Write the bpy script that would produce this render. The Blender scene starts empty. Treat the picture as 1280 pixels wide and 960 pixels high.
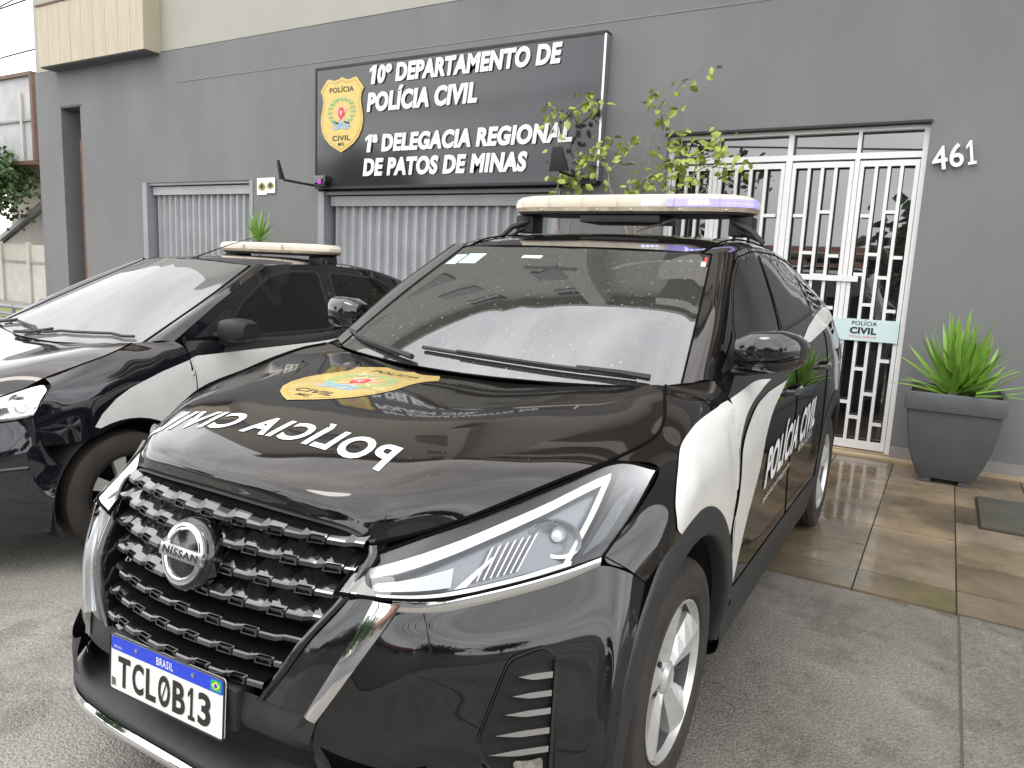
import bpy, bmesh, math, random
import numpy as np
from mathutils import Vector, Matrix
from mathutils.bvhtree import BVHTree
random.seed(7)
scene = bpy.context.scene
COL = scene.collection
rad = math.radians

# ------------------------------------------------------------------ camera
cam_d = bpy.data.cameras.new('camera'); cam = bpy.data.objects.new('camera', cam_d); COL.objects.link(cam)
yaw, pit, rol = -0.5295, -0.1565, 0.0462
fw = Vector((math.sin(yaw)*math.cos(pit), math.cos(yaw)*math.cos(pit), math.sin(pit)))
rt = Vector((math.cos(yaw), -math.sin(yaw), 0)); up = rt.cross(fw)
r2 = rt*math.cos(rol)+up*math.sin(rol); u2 = up*math.cos(rol)-rt*math.sin(rol)
cam.matrix_world = Matrix(((r2.x,u2.x,-fw.x,1.3758),(r2.y,u2.y,-fw.y,-1.7938),(r2.z,u2.z,-fw.z,1.382),(0,0,0,1)))
cam_d.sensor_width = 36; cam_d.lens = 36*917.15/1280; cam_d.clip_start = 0.05; cam_d.clip_end = 2000
scene.camera = cam
# ------------------------------------------------------------------ sky, sun, exposure
w = bpy.data.worlds.new('World'); scene.world = w; w.use_nodes = True
nt = w.node_tree; bg = nt.nodes['Background']
sky = nt.nodes.new('ShaderNodeTexSky'); sky.sky_type = 'NISHITA'; sky.sun_disc = False
sky.sun_elevation = rad(58); sky.sun_rotation = rad(200); sky.dust_density = 3
tc = nt.nodes.new('ShaderNodeTexCoord'); mp = nt.nodes.new('ShaderNodeMapping'); mp.inputs['Scale'].default_value = (1,1,2.2)
nz = nt.nodes.new('ShaderNodeTexNoise'); nz.inputs['Scale'].default_value = 2.3; nz.inputs['Detail'].default_value = 7; nz.inputs['Roughness'].default_value = .55
cr_ = nt.nodes.new('ShaderNodeValToRGB'); cr_.color_ramp.elements[0].position = .33; cr_.color_ramp.elements[1].position = .66
cr_.color_ramp.elements[0].color = (13.5,13.9,14.4,1); cr_.color_ramp.elements[1].color = (24,24.2,24.4,1)
mx = nt.nodes.new('ShaderNodeMix'); mx.data_type = 'RGBA'; mx.inputs[0].default_value = .9
nt.links.new(tc.outputs['Generated'], mp.inputs[0]); nt.links.new(mp.outputs[0], nz.inputs['Vector']); nt.links.new(nz.outputs[0], cr_.inputs[0])
nt.links.new(sky.outputs[0], mx.inputs[6]); nt.links.new(cr_.outputs[0], mx.inputs[7]); nt.links.new(mx.outputs[2], bg.inputs[0])
bg.inputs[1].default_value = 0.1
sd = bpy.data.lights.new('sun', 'SUN'); sd.energy = .6; sd.angle = rad(20); sd.color = (1,.96,.9)
sun = bpy.data.objects.new('sun', sd); COL.objects.link(sun)
sun.rotation_euler = (rad(32), 0, rad(-20))
scene.view_settings.view_transform = 'Standard'; scene.view_settings.look = 'None'
scene.view_settings.gamma = 1; scene.view_settings.use_curve_mapping = False
scene.view_settings.exposure = 0.5
scene.cycles.max_bounces = 8; scene.cycles.transparent_max_bounces = 12
scene.cycles.use_denoising = True

# ------------------------------------------------------------------ materials
def mat(name, col, rough=.5, metal=0, coat=0, var=0, vscale=6, bump=0, bscale=60, bdist=.01, spec=.5, emit=None, estr=0, coat_rough=.03, col2=None, stretch=None, detail=5):
    m = bpy.data.materials.new(name); m.use_nodes = True; n = m.node_tree.nodes; l = m.node_tree.links
    b = n['Principled BSDF']
    b.inputs['Base Color'].default_value = (*col,1); b.inputs['Roughness'].default_value = rough; b.inputs['Metallic'].default_value = metal
    b.inputs['Coat Weight'].default_value = coat; b.inputs['Coat Roughness'].default_value = coat_rough; b.inputs['Specular IOR Level'].default_value = spec
    if emit: b.inputs['Emission Color'].default_value = (*emit,1); b.inputs['Emission Strength'].default_value = estr
    t = n.new('ShaderNodeTexCoord'); src = t.outputs['Object']
    if stretch:
        mpn = n.new('ShaderNodeMapping'); mpn.inputs['Scale'].default_value = stretch; l.new(src, mpn.inputs[0]); src = mpn.outputs[0]
    if var or col2:
        z = n.new('ShaderNodeTexNoise'); z.inputs['Scale'].default_value = vscale; z.inputs['Detail'].default_value = detail; z.inputs['Roughness'].default_value = .6
        l.new(src, z.inputs['Vector'])
        r = n.new('ShaderNodeValToRGB'); c2 = col2 or tuple(min(1,c*(1+var)) for c in col); c1 = col if col2 else tuple(c*(1-var) for c in col)
        r.color_ramp.elements[0].color = (*c1,1); r.color_ramp.elements[1].color = (*c2,1)
        r.color_ramp.elements[0].position = .32; r.color_ramp.elements[1].position = .68
        l.new(z.outputs[0], r.inputs[0]); l.new(r.outputs[0], b.inputs['Base Color'])
    if bump:
        z2 = n.new('ShaderNodeTexNoise'); z2.inputs['Scale'].default_value = bscale; z2.inputs['Detail'].default_value = 4
        l.new(src, z2.inputs['Vector'])
        bp = n.new('ShaderNodeBump'); bp.inputs['Strength'].default_value = bump; bp.inputs['Distance'].default_value = bdist
        l.new(z2.outputs[0], bp.inputs['Height']); l.new(bp.outputs[0], b.inputs['Normal'])
    return m

def paint(name, base, dust, dmax, drop=.6, cr=.02):
    """black lacquer with a film of brown road dust lying on its upper faces"""
    m = bpy.data.materials.new(name); m.use_nodes = True; n = m.node_tree.nodes; l = m.node_tree.links
    b = n['Principled BSDF']; b.inputs['Roughness'].default_value = cr*1.5; b.inputs['IOR'].default_value = 1.72
    t = n.new('ShaderNodeTexCoord'); g = n.new('ShaderNodeNewGeometry'); sx = n.new('ShaderNodeSeparateXYZ'); l.new(g.outputs['Normal'], sx.inputs[0])
    mr = n.new('ShaderNodeMapRange'); mr.inputs[1].default_value = .35; mr.inputs[2].default_value = .95; mr.inputs[3].default_value = .01; mr.inputs[4].default_value = 1
    l.new(sx.outputs[2], mr.inputs[0])
    z = n.new('ShaderNodeTexNoise'); z.inputs['Scale'].default_value = 5; z.inputs['Detail'].default_value = 9; z.inputs['Roughness'].default_value = .75; l.new(t.outputs['Object'], z.inputs['Vector'])
    mz = n.new('ShaderNodeMapRange'); mz.inputs[1].default_value = .3; mz.inputs[2].default_value = .75; mz.inputs[3].default_value = .35; mz.inputs[4].default_value = 1; l.new(z.outputs[0], mz.inputs[0])
    fz = n.new('ShaderNodeTexNoise'); fz.inputs['Scale'].default_value = 380; fz.inputs['Detail'].default_value = 2; l.new(t.outputs['Object'], fz.inputs['Vector'])
    mf = n.new('ShaderNodeMapRange'); mf.inputs[1].default_value = .35; mf.inputs[2].default_value = .7; mf.inputs[3].default_value = .5; mf.inputs[4].default_value = 1.3; l.new(fz.outputs[0], mf.inputs[0])
    a = n.new('ShaderNodeMath'); a.operation = 'MULTIPLY'; l.new(mr.outputs[0], a.inputs[0]); l.new(mz.outputs[0], a.inputs[1])
    a1 = n.new('ShaderNodeMath'); a1.operation = 'MULTIPLY'; l.new(a.outputs[0], a1.inputs[0]); l.new(mf.outputs[0], a1.inputs[1])
    a2 = n.new('ShaderNodeMath'); a2.operation = 'MULTIPLY'; a2.inputs[1].default_value = dmax; l.new(a1.outputs[0], a2.inputs[0])
    mxn = n.new('ShaderNodeMix'); mxn.data_type = 'RGBA'; mxn.inputs[6].default_value = (*base,1); mxn.inputs[7].default_value = (*dust,1)
    l.new(a2.outputs[0], mxn.inputs[0])
    # dried drops: small pale speckles
    v = n.new('ShaderNodeTexVoronoi'); v.inputs['Scale'].default_value = 44; l.new(t.outputs['Object'], v.inputs['Vector'])
    vr = n.new('ShaderNodeMapRange'); vr.inputs[1].default_value = .10; vr.inputs[2].default_value = .04; vr.inputs[3].default_value = 0; vr.inputs[4].default_value = drop; l.new(v.outputs['Distance'], vr.inputs[0])
    vs = n.new('ShaderNodeSeparateColor'); l.new(v.outputs['Color'], vs.inputs[0])
    vt = n.new('ShaderNodeMath'); vt.operation = 'GREATER_THAN'; vt.inputs[1].default_value = .72; l.new(vs.outputs[0], vt.inputs[0])
    vm = n.new('ShaderNodeMath'); vm.operation = 'MULTIPLY'; l.new(vr.outputs[0], vm.inputs[0]); l.new(vt.outputs[0], vm.inputs[1])
    vm2 = n.new('ShaderNodeMath'); vm2.operation = 'MULTIPLY'; l.new(vm.outputs[0], vm2.inputs[0]); l.new(mr.outputs[0], vm2.inputs[1])
    mx2 = n.new('ShaderNodeMix'); mx2.data_type = 'RGBA'; mx2.inputs[7].default_value = (.16,.14,.12,1)
    l.new(vm2.outputs[0], mx2.inputs[0]); l.new(mxn.outputs[2], mx2.inputs[6]); l.new(mx2.outputs[2], b.inputs['Base Color'])
    bpn = n.new('ShaderNodeBump'); bpn.inputs['Strength'].default_value = .5; bpn.inputs['Distance'].default_value = .0025; l.new(vm2.outputs[0], bpn.inputs['Height']); l.new(bpn.outputs[0], b.inputs['Normal'])
    # dust also takes the edge off the gloss
    cw = n.new('ShaderNodeMapRange'); cw.inputs[1].default_value = 0; cw.inputs[2].default_value = .5; cw.inputs[3].default_value = cr*1.5; cw.inputs[4].default_value = .16
    l.new(a2.outputs[0], cw.inputs[0]); l.new(cw.outputs[0], b.inputs['Roughness'])
    tn = n.new('ShaderNodeMix'); tn.data_type = 'RGBA'; tn.inputs[6].default_value = (1,1,1,1); tn.inputs[7].default_value = (.74,.60,.50,1); tf = n.new('ShaderNodeMath'); tf.operation = 'MULTIPLY'; tf.use_clamp = True; tf.inputs[1].default_value = 1.1
    l.new(a1.outputs[0], tf.inputs[0]); l.new(tf.outputs[0], tn.inputs[0]); l.new(tn.outputs[2], b.inputs['Specular Tint'])
    return m

def glass(name, tint, ior=1.7, drops=0, film=0, rough=0.0, filmcol=(.45,.45,.44)):
    m = bpy.data.materials.new(name); m.use_nodes = True; n = m.node_tree.nodes; l = m.node_tree.links
    n.remove(n['Principled BSDF']); out = n['Material Output']
    tr = n.new('ShaderNodeBsdfTransparent'); tr.inputs[0].default_value = (*tint,1)
    gl = n.new('ShaderNodeBsdfGlossy'); gl.inputs['Roughness'].default_value = rough
    fr = n.new('ShaderNodeFresnel'); fr.inputs[0].default_value = ior
    mxs = n.new('ShaderNodeMixShader'); l.new(fr.outputs[0], mxs.inputs[0]); l.new(tr.outputs[0], mxs.inputs[1]); l.new(gl.outputs[0], mxs.inputs[2])
    last = mxs.outputs[0]
    if film:
        df = n.new('ShaderNodeBsdfDiffuse'); df.inputs[0].default_value = (*filmcol,1)
        mf = n.new('ShaderNodeMixShader'); mf.inputs[0].default_value = film; l.new(mxs.outputs[0], mf.inputs[1]); l.new(df.outputs[0], mf.inputs[2]); last = mf.outputs[0]
    if drops:
        t = n.new('ShaderNodeTexCoord')
        nzz = n.new('ShaderNodeTexNoise'); nzz.inputs['Scale'].default_value = 7; l.new(t.outputs['Object'], nzz.inputs['Vector'])
        acc = None
        for sc, th, rr in ((48,.50,.15),(95,.52,.17)):
            v = n.new('ShaderNodeTexVoronoi'); v.inputs['Scale'].default_value = sc; l.new(t.outputs['Object'], v.inputs['Vector'])
            vs = n.new('ShaderNodeSeparateColor'); l.new(v.outputs['Color'], vs.inputs[0])
            rmul = n.new('ShaderNodeMath'); rmul.operation = 'MULTIPLY'; rmul.inputs[1].default_value = rr*1.5; l.new(vs.outputs[1], rmul.inputs[0])
            lt = n.new('ShaderNodeMath'); lt.operation = 'LESS_THAN'; l.new(v.outputs['Distance'], lt.inputs[0]); l.new(rmul.outputs[0], lt.inputs[1])
            ad = n.new('ShaderNodeMath'); ad.operation = 'MULTIPLY_ADD'; ad.inputs[1].default_value = .8; ad.inputs[2].default_value = -.36; l.new(nzz.outputs[0], ad.inputs[0])
            sm = n.new('ShaderNodeMath'); sm.operation = 'ADD'; l.new(vs.outputs[0], sm.inputs[0]); l.new(ad.outputs[0], sm.inputs[1])
            gt = n.new('ShaderNodeMath'); gt.operation = 'GREATER_THAN'; gt.inputs[1].default_value = th; l.new(sm.outputs[0], gt.inputs[0])
            ml = n.new('ShaderNodeMath'); ml.operation = 'MULTIPLY'; l.new(lt.outputs[0], ml.inputs[0]); l.new(gt.outputs[0], ml.inputs[1])
            if acc is None: acc = ml.outputs[0]
            else:
                mm = n.new('ShaderNodeMath'); mm.operation = 'MAXIMUM'; l.new(acc, mm.inputs[0]); l.new(ml.outputs[0], mm.inputs[1]); acc = mm.outputs[0]
        dd = n.new('ShaderNodeBsdfGlossy'); dd.inputs['Roughness'].default_value = .35; dd.inputs[0].default_value = (.42,.43,.43,1)
        dm = n.new('ShaderNodeMath'); dm.operation = 'MULTIPLY'; dm.inputs[1].default_value = drops; l.new(acc, dm.inputs[0])
        mz = n.new('ShaderNodeMixShader'); l.new(dm.outputs[0], mz.inputs[0]); l.new(last, mz.inputs[1]); l.new(dd.outputs[0], mz.inputs[2]); last = mz.outputs[0]
    l.new(last, out.inputs[0])
    return m

M = {}
M['paint'] = paint('black_paint', (.004,.004,.005), (.17,.12,.09), .075)
M['paint_navy'] = paint('blue_black_paint', (.006,.0065,.010), (.17,.13,.105), .15)
M['gloss'] = mat('gloss_black', (.005,.005,.006), .12, coat=1)
M['matte'] = mat('black_plastic', (.014,.014,.015), .55, var=.25, vscale=30)
M['cladding'] = mat('grey_black_cladding', (.020,.021,.023), .5, var=.2, vscale=25, bump=.08, bscale=500, bdist=.001)
M['dark'] = mat('dark_void', (.004,.004,.004), .9)
M['gap'] = mat('panel_gap_black', (.002,.002,.002), .9, spec=.1)
M['chrome'] = mat('chrome', (.82,.82,.82), .05, 1)
M['satin'] = mat('satin_silver', (.62,.62,.63), .22, 1)
M['white'] = mat('white_film', (.70,.69,.66), .3, coat=.6, var=.06, vscale=9)
M['whitetext'] = mat('white_lettering', (.78,.78,.78), .4)
M['textgrey'] = mat('grey_small_lettering', (.45,.45,.45), .5)
M['wind'] = glass('windscreen_glass', (.50,.59,.52), 3.1, drops=.6, film=.045)
M['wind2'] = glass('pale_film_windscreen_glass', (.30,.32,.31), 3.4, film=.26)  # even pale diffuse film mixed in to brighten the whole pane
M['tint'] = mat('tinted_glass', (.006,.006,.007), .03, spec=.5)
M['lens'] = glass('clear_lens', (.93,.94,.95), 1.5)
M['rubber'] = mat('tyre_rubber', (.022,.019,.017), .75, col2=(.050,.037,.029), vscale=7, bump=.2, bscale=120, bdist=.002)
M['rim'] = mat('silver_rim', (.62,.62,.60), .3, .55, var=.06, vscale=14)
M['gold'] = mat('golden_yellow', (.60,.44,.14), .4, coat=.7, var=.14, vscale=14)
M['goldwall'] = mat('golden_yellow_plate', (.64,.47,.14), .4, var=.06, vscale=8)
M['ink'] = mat('dark_ink', (.06,.04,.02), .5)
M['red'] = mat('red_mark', (.62,.05,.05), .5)
M['pink'] = mat('pale_pink_star', (.82,.42,.36), .5)
M['green'] = mat('green_wreath', (.25,.45,.22), .5)
M['blue'] = mat('blue_ribbon', (.25,.42,.65), .5)
M['plate_white'] = mat('plate_white', (.78,.77,.72), .35, var=.04, vscale=40)
M['plate_blue'] = mat('plate_blue', (.012,.05,.55), .35)
M['plate_ink'] = mat('plate_black', (.012,.012,.012), .4)
M['flag'] = mat('flag_green', (.02,.4,.1), .4)
M['flagy'] = mat('flag_yellow', (.8,.65,.05), .4)
M['cover'] = mat('yellowed_white_plastic', (.63,.56,.44), .3, coat=.3, var=.07, vscale=5, stretch=(1,6,6))
M['coverdirt'] = mat('dirty_tan_plastic', (.42,.34,.25), .5, var=.25, vscale=16)
M['bluelens'] = mat('lit_blue_white_lens', (.34,.32,.46), .3, coat=.3, emit=(.14,.10,1), estr=1.0)
M['led'] = mat('lit_blue_led', (.6,.6,1), .3, emit=(.32,.40,1), estr=3.6)
M['seat'] = mat('grey_seat_cloth', (.05,.05,.05), .9)

# ------------------------------------------------------------------ mesh helpers
def link(name, me, m=None, parent=None, smooth=False):
    o = bpy.data.objects.new(name, me); COL.objects.link(o)
    if m is not None:
        for mm in (m if isinstance(m,(list,tuple)) else [m]): me.materials.append(mm)
    if parent is not None: o.parent = parent
    if smooth: me.shade_smooth()
    return o
def mk(name, V, F, m, parent=None, smooth=True):
    me = bpy.data.meshes.new(name); me.from_pydata([tuple(map(float,v)) for v in V], [], F); me.update()
    return link(name, me, m, parent, smooth)
def thing(name, label, cat, loc=(0,0,0), rz=0, group=None):
    o = bpy.data.objects.new(name, None); COL.objects.link(o); o.location = loc; o.rotation_euler = (0,0,rz)
    o['label'] = label; o['category'] = cat
    if group: o['group'] = group
    return o
def tag(o, label, cat, group=None):
    o['label'] = label; o['category'] = cat
    if group: o['group'] = group
    return o
def struct(o, kind='structure'): o['kind'] = kind; return o
class MB:
    """collects shapes into one mesh"""
    def __init__(s): s.V=[]; s.F=[]
    def add(s, V, F):
        k=len(s.V); s.V += [tuple(map(float,v)) for v in V]; s.F += [tuple(i+k for i in f) for f in F]; return s
    def box(s, a, b):
        x0,y0,z0=a; x1,y1,z1=b
        return s.add([(x0,y0,z0),(x1,y0,z0),(x1,y1,z0),(x0,y1,z0),(x0,y0,z1),(x1,y0,z1),(x1,y1,z1),(x0,y1,z1)],
              [(0,3,2,1),(4,5,6,7),(0,1,5,4),(1,2,6,5),(2,3,7,6),(3,0,4,7)])
    def grid(s, G, flip=False):
        nv=len(G); nu=len(G[0]); V=[p for r in G for p in r]; F=[]
        for j in range(nv-1):
            for i in range(nu-1):
                q=(j*nu+i, j*nu+i+1, (j+1)*nu+i+1, (j+1)*nu+i); F.append(q[::-1] if flip else q)
        return s.add(V,F)
    def tube(s, P, r, n=8, caps=True, flat=None):
        P=[Vector(p) for p in P]; rs = r if isinstance(r,(list,tuple)) else [r]*len(P); V=[]; F=[]
        prev=None
        for i,p in enumerate(P):
            t=(P[min(i+1,len(P)-1)]-P[max(i-1,0)]).normalized()
            a = t.cross(Vector((0,0,1))) if prev is None else prev-t*prev.dot(t)
            if a.length<1e-4: a=t.cross(Vector((0,1,0)))
            a.normalize(); prev=a; b=t.cross(a)
            for k in range(n):
                th=2*math.pi*k/n; V.append(p+(a*math.cos(th)+b*math.sin(th)*(flat or 1))*rs[i])
        for i in range(len(P)-1):
            for k in range(n): F.append((i*n+k,i*n+(k+1)%n,(i+1)*n+(k+1)%n,(i+1)*n+k))
        if caps: F.append(tuple(range(n))[::-1]); F.append(tuple((len(P)-1)*n+k for k in range(n)))
        return s.add(V,F)
    def prism(s, poly, fn, h):
        """poly of 2d points, fn maps (u,v,depth) to 3d"""
        n=len(poly); V=[fn(u,v,0) for u,v in poly]+[fn(u,v,h) for u,v in poly]
        F=[tuple(range(n))[::-1], tuple(range(n,2*n))]+[(i,(i+1)%n,n+(i+1)%n,n+i) for i in range(n)]
        return s.add(V,F)
    def lathe(s, prof, n, fn):
        V=[];F=[]
        for k in range(n):
            th=2*math.pi*k/n
            for r,h in prof: V.append(fn(r*math.cos(th), r*math.sin(th), h))
        m=len(prof)
        for k in range(n):
            for i in range(m-1): F.append((k*m+i,((k+1)%n)*m+i,((k+1)%n)*m+i+1,k*m+i+1))
        return s.add(V,F)
    def build(s, name, m, parent=None, smooth=False, bevel=0, fix=True):
        o = mk(name, s.V, s.F, m, parent, smooth)
        if fix:
            b=bmesh.new(); b.from_mesh(o.data); bmesh.ops.recalc_face_normals(b, faces=b.faces)
            if bevel:
                es=[e for e in b.edges if len(e.link_faces)==2 and e.calc_face_angle(0)>.5]
                bmesh.ops.bevel(b, geom=es, offset=bevel, segments=2, profile=.6, affect='EDGES')
            b.to_mesh(o.data); b.free()
        if bevel or smooth: 
            o.data.shade_smooth(); o.data.set_sharp_from_angle(angle=rad(38))
        return o
def cr(P, n):
    """Catmull-Rom through P, n samples, uniform in index"""
    P=np.array(P,float); k=len(P)
    if k==2: return P[0]+(P[1]-P[0])*np.linspace(0,1,n)[:,None]
    E=np.vstack([2*P[0]-P[1],P,2*P[-1]-P[-2]]); out=[]
    for t in np.linspace(0,k-1,n):
        i=min(int(t),k-2); u=t-i; a,b,c,d=E[i:i+4]
        out.append(.5*((2*b)+(c-a)*u+(2*a-5*b+4*c-d)*u*u+(3*b-a-3*c+d)*u**3))
    return np.array(out)
def tens(rows, nu, nv):
    R=[cr(r,nu) for r in rows]; C=[cr([r[i] for r in R],nv) for i in range(nu)]
    return [[C[i][j] for i in range(nu)] for j in range(nv)]
def mir(G): return [[(-p[0],p[1],p[2]) for p in r] for r in G]
def both(name, rows, nu, nv, m, parent, flip=False, mirror_only=False):
    G=tens(rows,nu,nv)
    a=MB().grid(G,flip).build(name,m,parent,True,fix=False)
    b=MB().grid(mir(G),not flip).build(name,m,parent,True,fix=False)
    return a,b
def full(name, rows, nu, nv, m, parent, flip=False):
    """rows run from x=0 outwards; mirrored and joined"""
    G=tens(rows,nu,nv); G=[[(-p[0],p[1],p[2]) for p in r[:0:-1]]+[tuple(p) for p in r] for r in G]
    return MB().grid(G,flip).build(name,m,parent,True,fix=False)
def pchip(xs, ys, x):
    xs=np.asarray(xs,float); ys=np.asarray(ys,float); h=np.diff(xs); d=np.diff(ys)/h; n=len(xs); m=np.zeros(n)
    m[0]=d[0]; m[-1]=d[-1]
    for i in range(1,n-1):
        m[i]=0 if d[i-1]*d[i]<=0 else (h[i-1]+h[i])*3/((2*h[i]+h[i-1])/d[i-1]+(h[i]+2*h[i-1])/d[i])
    if x<=xs[0]: return ys[0]+m[0]*(x-xs[0])
    if x>=xs[-1]: return ys[-1]+m[-1]*(x-xs[-1])
    i=int(np.searchsorted(xs,x))-1; t=(x-xs[i])/h[i]
    return (2*t**3-3*t*t+1)*ys[i]+(t**3-2*t*t+t)*h[i]*m[i]+(-2*t**3+3*t*t)*ys[i+1]+(t**3-t*t)*h[i]*m[i+1]
def sidefn(st):
    ys=[s[0] for s in st]
    def f(y,z): return pchip(ys,[pchip([a for a,_ in s[1]],[b for _,b in s[1]],z) for s in st],y)
    return f
def flatmesh(polys):
    """2d polygons -> bmesh"""
    b=bmesh.new()
    for P in polys: b.faces.new([b.verts.new((u,v,0)) for u,v in P])
    bmesh.ops.triangulate(b, faces=b.faces)
    return b
def dice(b, step):
    if not b.verts: return b
    for ax in (0,1):
        lo=min(v.co[ax] for v in b.verts); hi=max(v.co[ax] for v in b.verts)
        k=math.ceil(lo/step)
        while k*step<hi:
            co=[0,0,0]; co[ax]=k*step; no=[0,0,0]; no[ax]=1
            bmesh.ops.bisect_plane(b, geom=b.verts[:]+b.edges[:]+b.faces[:], plane_co=co, plane_no=no, dist=1e-6); k+=1
    return b
def drape(name, b, fn, m, parent, step=.03, smooth=True, flip=False):
    """lay a flat bmesh on a surface given by fn(u,v) -> 3d"""
    dice(b, step)
    for v in b.verts: v.co = fn(v.co.x, v.co.y)
    if flip: bmesh.ops.reverse_faces(b, faces=b.faces)
    me=bpy.data.meshes.new(name); b.to_mesh(me); b.free()
    return link(name, me, m, parent, smooth)
def spl(P, n=60, closed=True):
    P=[tuple(p) for p in P]
    if closed:
        k=len(P); Q=cr(P[-2:]+P+P[:3], (k+4)*12+1); return [tuple(q) for q in Q[24:24+k*12:max(1,k*12//n)]]
    return [tuple(q) for q in cr(P,n)]
def text_bm(body, wd, ht, bold=0, shear=0, extrude=0, space=1.07, depth=None):
    """a word as a bmesh fitted in wd x ht, lower left corner at 0,0"""
    c=bpy.data.curves.new('t','FONT'); c.body=body; c.size=1; c.offset=bold; c.shear=shear; c.space_character=space; c.extrude=extrude; c.resolution_u=4
    o=bpy.data.objects.new('t',c); COL.objects.link(o); dg=bpy.context.evaluated_depsgraph_get()
    me=bpy.data.meshes.new_from_object(o.evaluated_get(dg)); bpy.data.objects.remove(o); bpy.data.curves.remove(c)
    b=bmesh.new(); b.from_mesh(me); bpy.data.meshes.remove(me)
    xs=[v.co.x for v in b.verts]; ys=[v.co.y for v in b.verts]; x0,x1,y0,y1=min(xs),max(xs),min(ys),max(ys)
    for v in b.verts:
        v.co.x=(v.co.x-x0)/(x1-x0)*wd; v.co.y=(v.co.y-y0)/(y1-y0)*ht
        if depth: v.co.z=(v.co.z/extrude)*depth
    return b
def put_text(name, body, wd, ht, M4, m, parent, bold=0, shear=0, depth=.0, space=1.07):
    b=text_bm(body, wd, ht, bold, shear, extrude=(.1 if depth else 0), depth=depth, space=space)
    me=bpy.data.meshes.new(name); b.transform(M4); b.to_mesh(me); b.free()
    return link(name, me, m, parent)
def one(name, wd, ht, M4, m, parent, d):
    """the figure 1 with flag and foot"""
    P_=[(.12,0),(.95,0),(.95,.12),(.66,.12),(.66,1),(.42,1),(.05,.80),(.05,.66),(.38,.80),(.38,.12),(.12,.12)]
    return MB().prism(P_,lambda u,v,h: M4@Vector((u*wd,v*ht,h)),d).build(name,m,parent)
# shield outline in a unit box (u -.5..35, v 0..1)
SH=[(0,1),(.07,.972),(.16,.958),(.25,.972),(.33,.985),(.42,.91),(.5,.83),(.455,.77),(.435,.70),(.45,.60),(.485,.49),(.49,.40),(.46,.29),(.39,.19),(.27,.105),(.13,.045),(0,0)]
SH=SH+[(-u,v) for u,v in SH[-2:0:-1]]
def star(cx,cy,r,k=5,inner=.42):
    return [(cx+(r if i%2==0 else r*inner)*math.sin(math.pi*i/k), cy+(r if i%2==0 else r*inner)*math.cos(math.pi*i/k)) for i in range(2*k)]
def disc(cx,cy,r,n=14,ry=None): return [(cx+r*math.cos(2*math.pi*i/n), cy+(ry or r)*math.sin(2*math.pi*i/n)) for i in range(n)]
def shield(parent, fn, W, H, gold, step, flip=False, lift=.0012):
    """fn(u,v,h) -> 3d; u across, v up, metres; h height above the surface"""
    def dr(name,b,m,h): return drape(name,b,lambda u,v:fn(u,v,h),m,root,step,flip=flip)
    root=drape('shield_plate', flatmesh([[(u*W,v*H) for u,v in SH]]), lambda u,v:fn(u,v,0), gold, parent, step, flip=flip)
    inner=[]; n=len(SH)
    for i in range(n):
        a,b=SH[i],SH[(i+1)%n]; s=lambda p,k:((p[0])*W*k,(.5+(p[1]-.5)*k)*H); inner.append([s(a,.93),s(b,.93),s(b,.915),s(a,.915)])
    dr('shield_border', flatmesh(inner), M['goldline'], lift)
    for body,w_,h_,x,y,m in (('POLÍCIA',.56,.085,-.28,.80,'ink'),('CIVIL',.42,.07,-.21,.155,'ink'),('MG',.14,.045,-.07,.085,'ink')):
        b=text_bm(body,w_*W,h_*H,.02); bmesh.ops.translate(b,verts=b.verts,vec=(x*W,y*H,0)); dr('lettering',b,M[m],lift)
    dr('star', flatmesh([[(u*W,v*H) for u,v in star(0,.53,.17)]]), M['pink'], lift)
    dr('star_disc', flatmesh([[(u*W,v*H) for u,v in disc(0,.525,.075)]]), M['red'], lift*2)
    dr('star_center', flatmesh([[(u*W,v*H) for u,v in star(0,.525,.05)]]), M['pink'], lift*3)
    leaves=[]
    for sgn in (-1,1):
        for i in range(8):
            a=rad(-62+i*20); cx=sgn*(.27*math.cos(a)); cy=.53+.17*math.sin(a)
            for d in (-.03,.03): leaves.append([(u*W,v*H) for u,v in disc(cx+d*sgn,cy+.012,.028,7,.02)])
    dr('wreath', flatmesh(leaves), M['green'], lift)
    rib=[]
    for k in range(3):
        y0=.385-k*.036
        for i in range(8):
            x0=-.2+i*.05; w0=lambda x: .012*math.sin(x*28+k)
            rib.append([((x0)*W,(y0+w0(x0))*H),((x0+.05)*W,(y0+w0(x0+.05))*H),((x0+.05)*W,(y0+.022+w0(x0+.05))*H),(x0*W,(y0+.022+w0(x0))*H)])
    dr('ribbon', flatmesh(rib), M['blue'], lift)
    return root
M['goldline']=mat('dull_gold_line',(.55,.34,.05),.5)

def glow_ramp(m,x0,x1):
    """the lens glows only near its lit modules"""
    n=m.node_tree.nodes; l=m.node_tree.links; b=n['Principled BSDF']; t=n.new('ShaderNodeTexCoord'); s=n.new('ShaderNodeSeparateXYZ'); l.new(t.outputs['Object'],s.inputs[0])
    r=n.new('ShaderNodeMapRange'); r.inputs[1].default_value=x0; r.inputs[2].default_value=x1; r.inputs[3].default_value=0; r.inputs[4].default_value=b.inputs['Emission Strength'].default_value; l.new(s.outputs[0],r.inputs[0]); l.new(r.outputs[0],b.inputs['Emission Strength'])
    c=n.new('ShaderNodeMapRange'); c.inputs[1].default_value=x0; c.inputs[2].default_value=x1; l.new(s.outputs[0],c.inputs[0])
    k=n.new('ShaderNodeMix'); k.data_type='RGBA'; k.inputs[6].default_value=(.63,.56,.44,1); k.inputs[7].default_value=(.40,.37,.46,1); l.new(c.outputs[0],k.inputs[0]); l.new(k.outputs[2],b.inputs['Base Color'])
glow_ramp(M['bluelens'],.03,.42)
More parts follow.
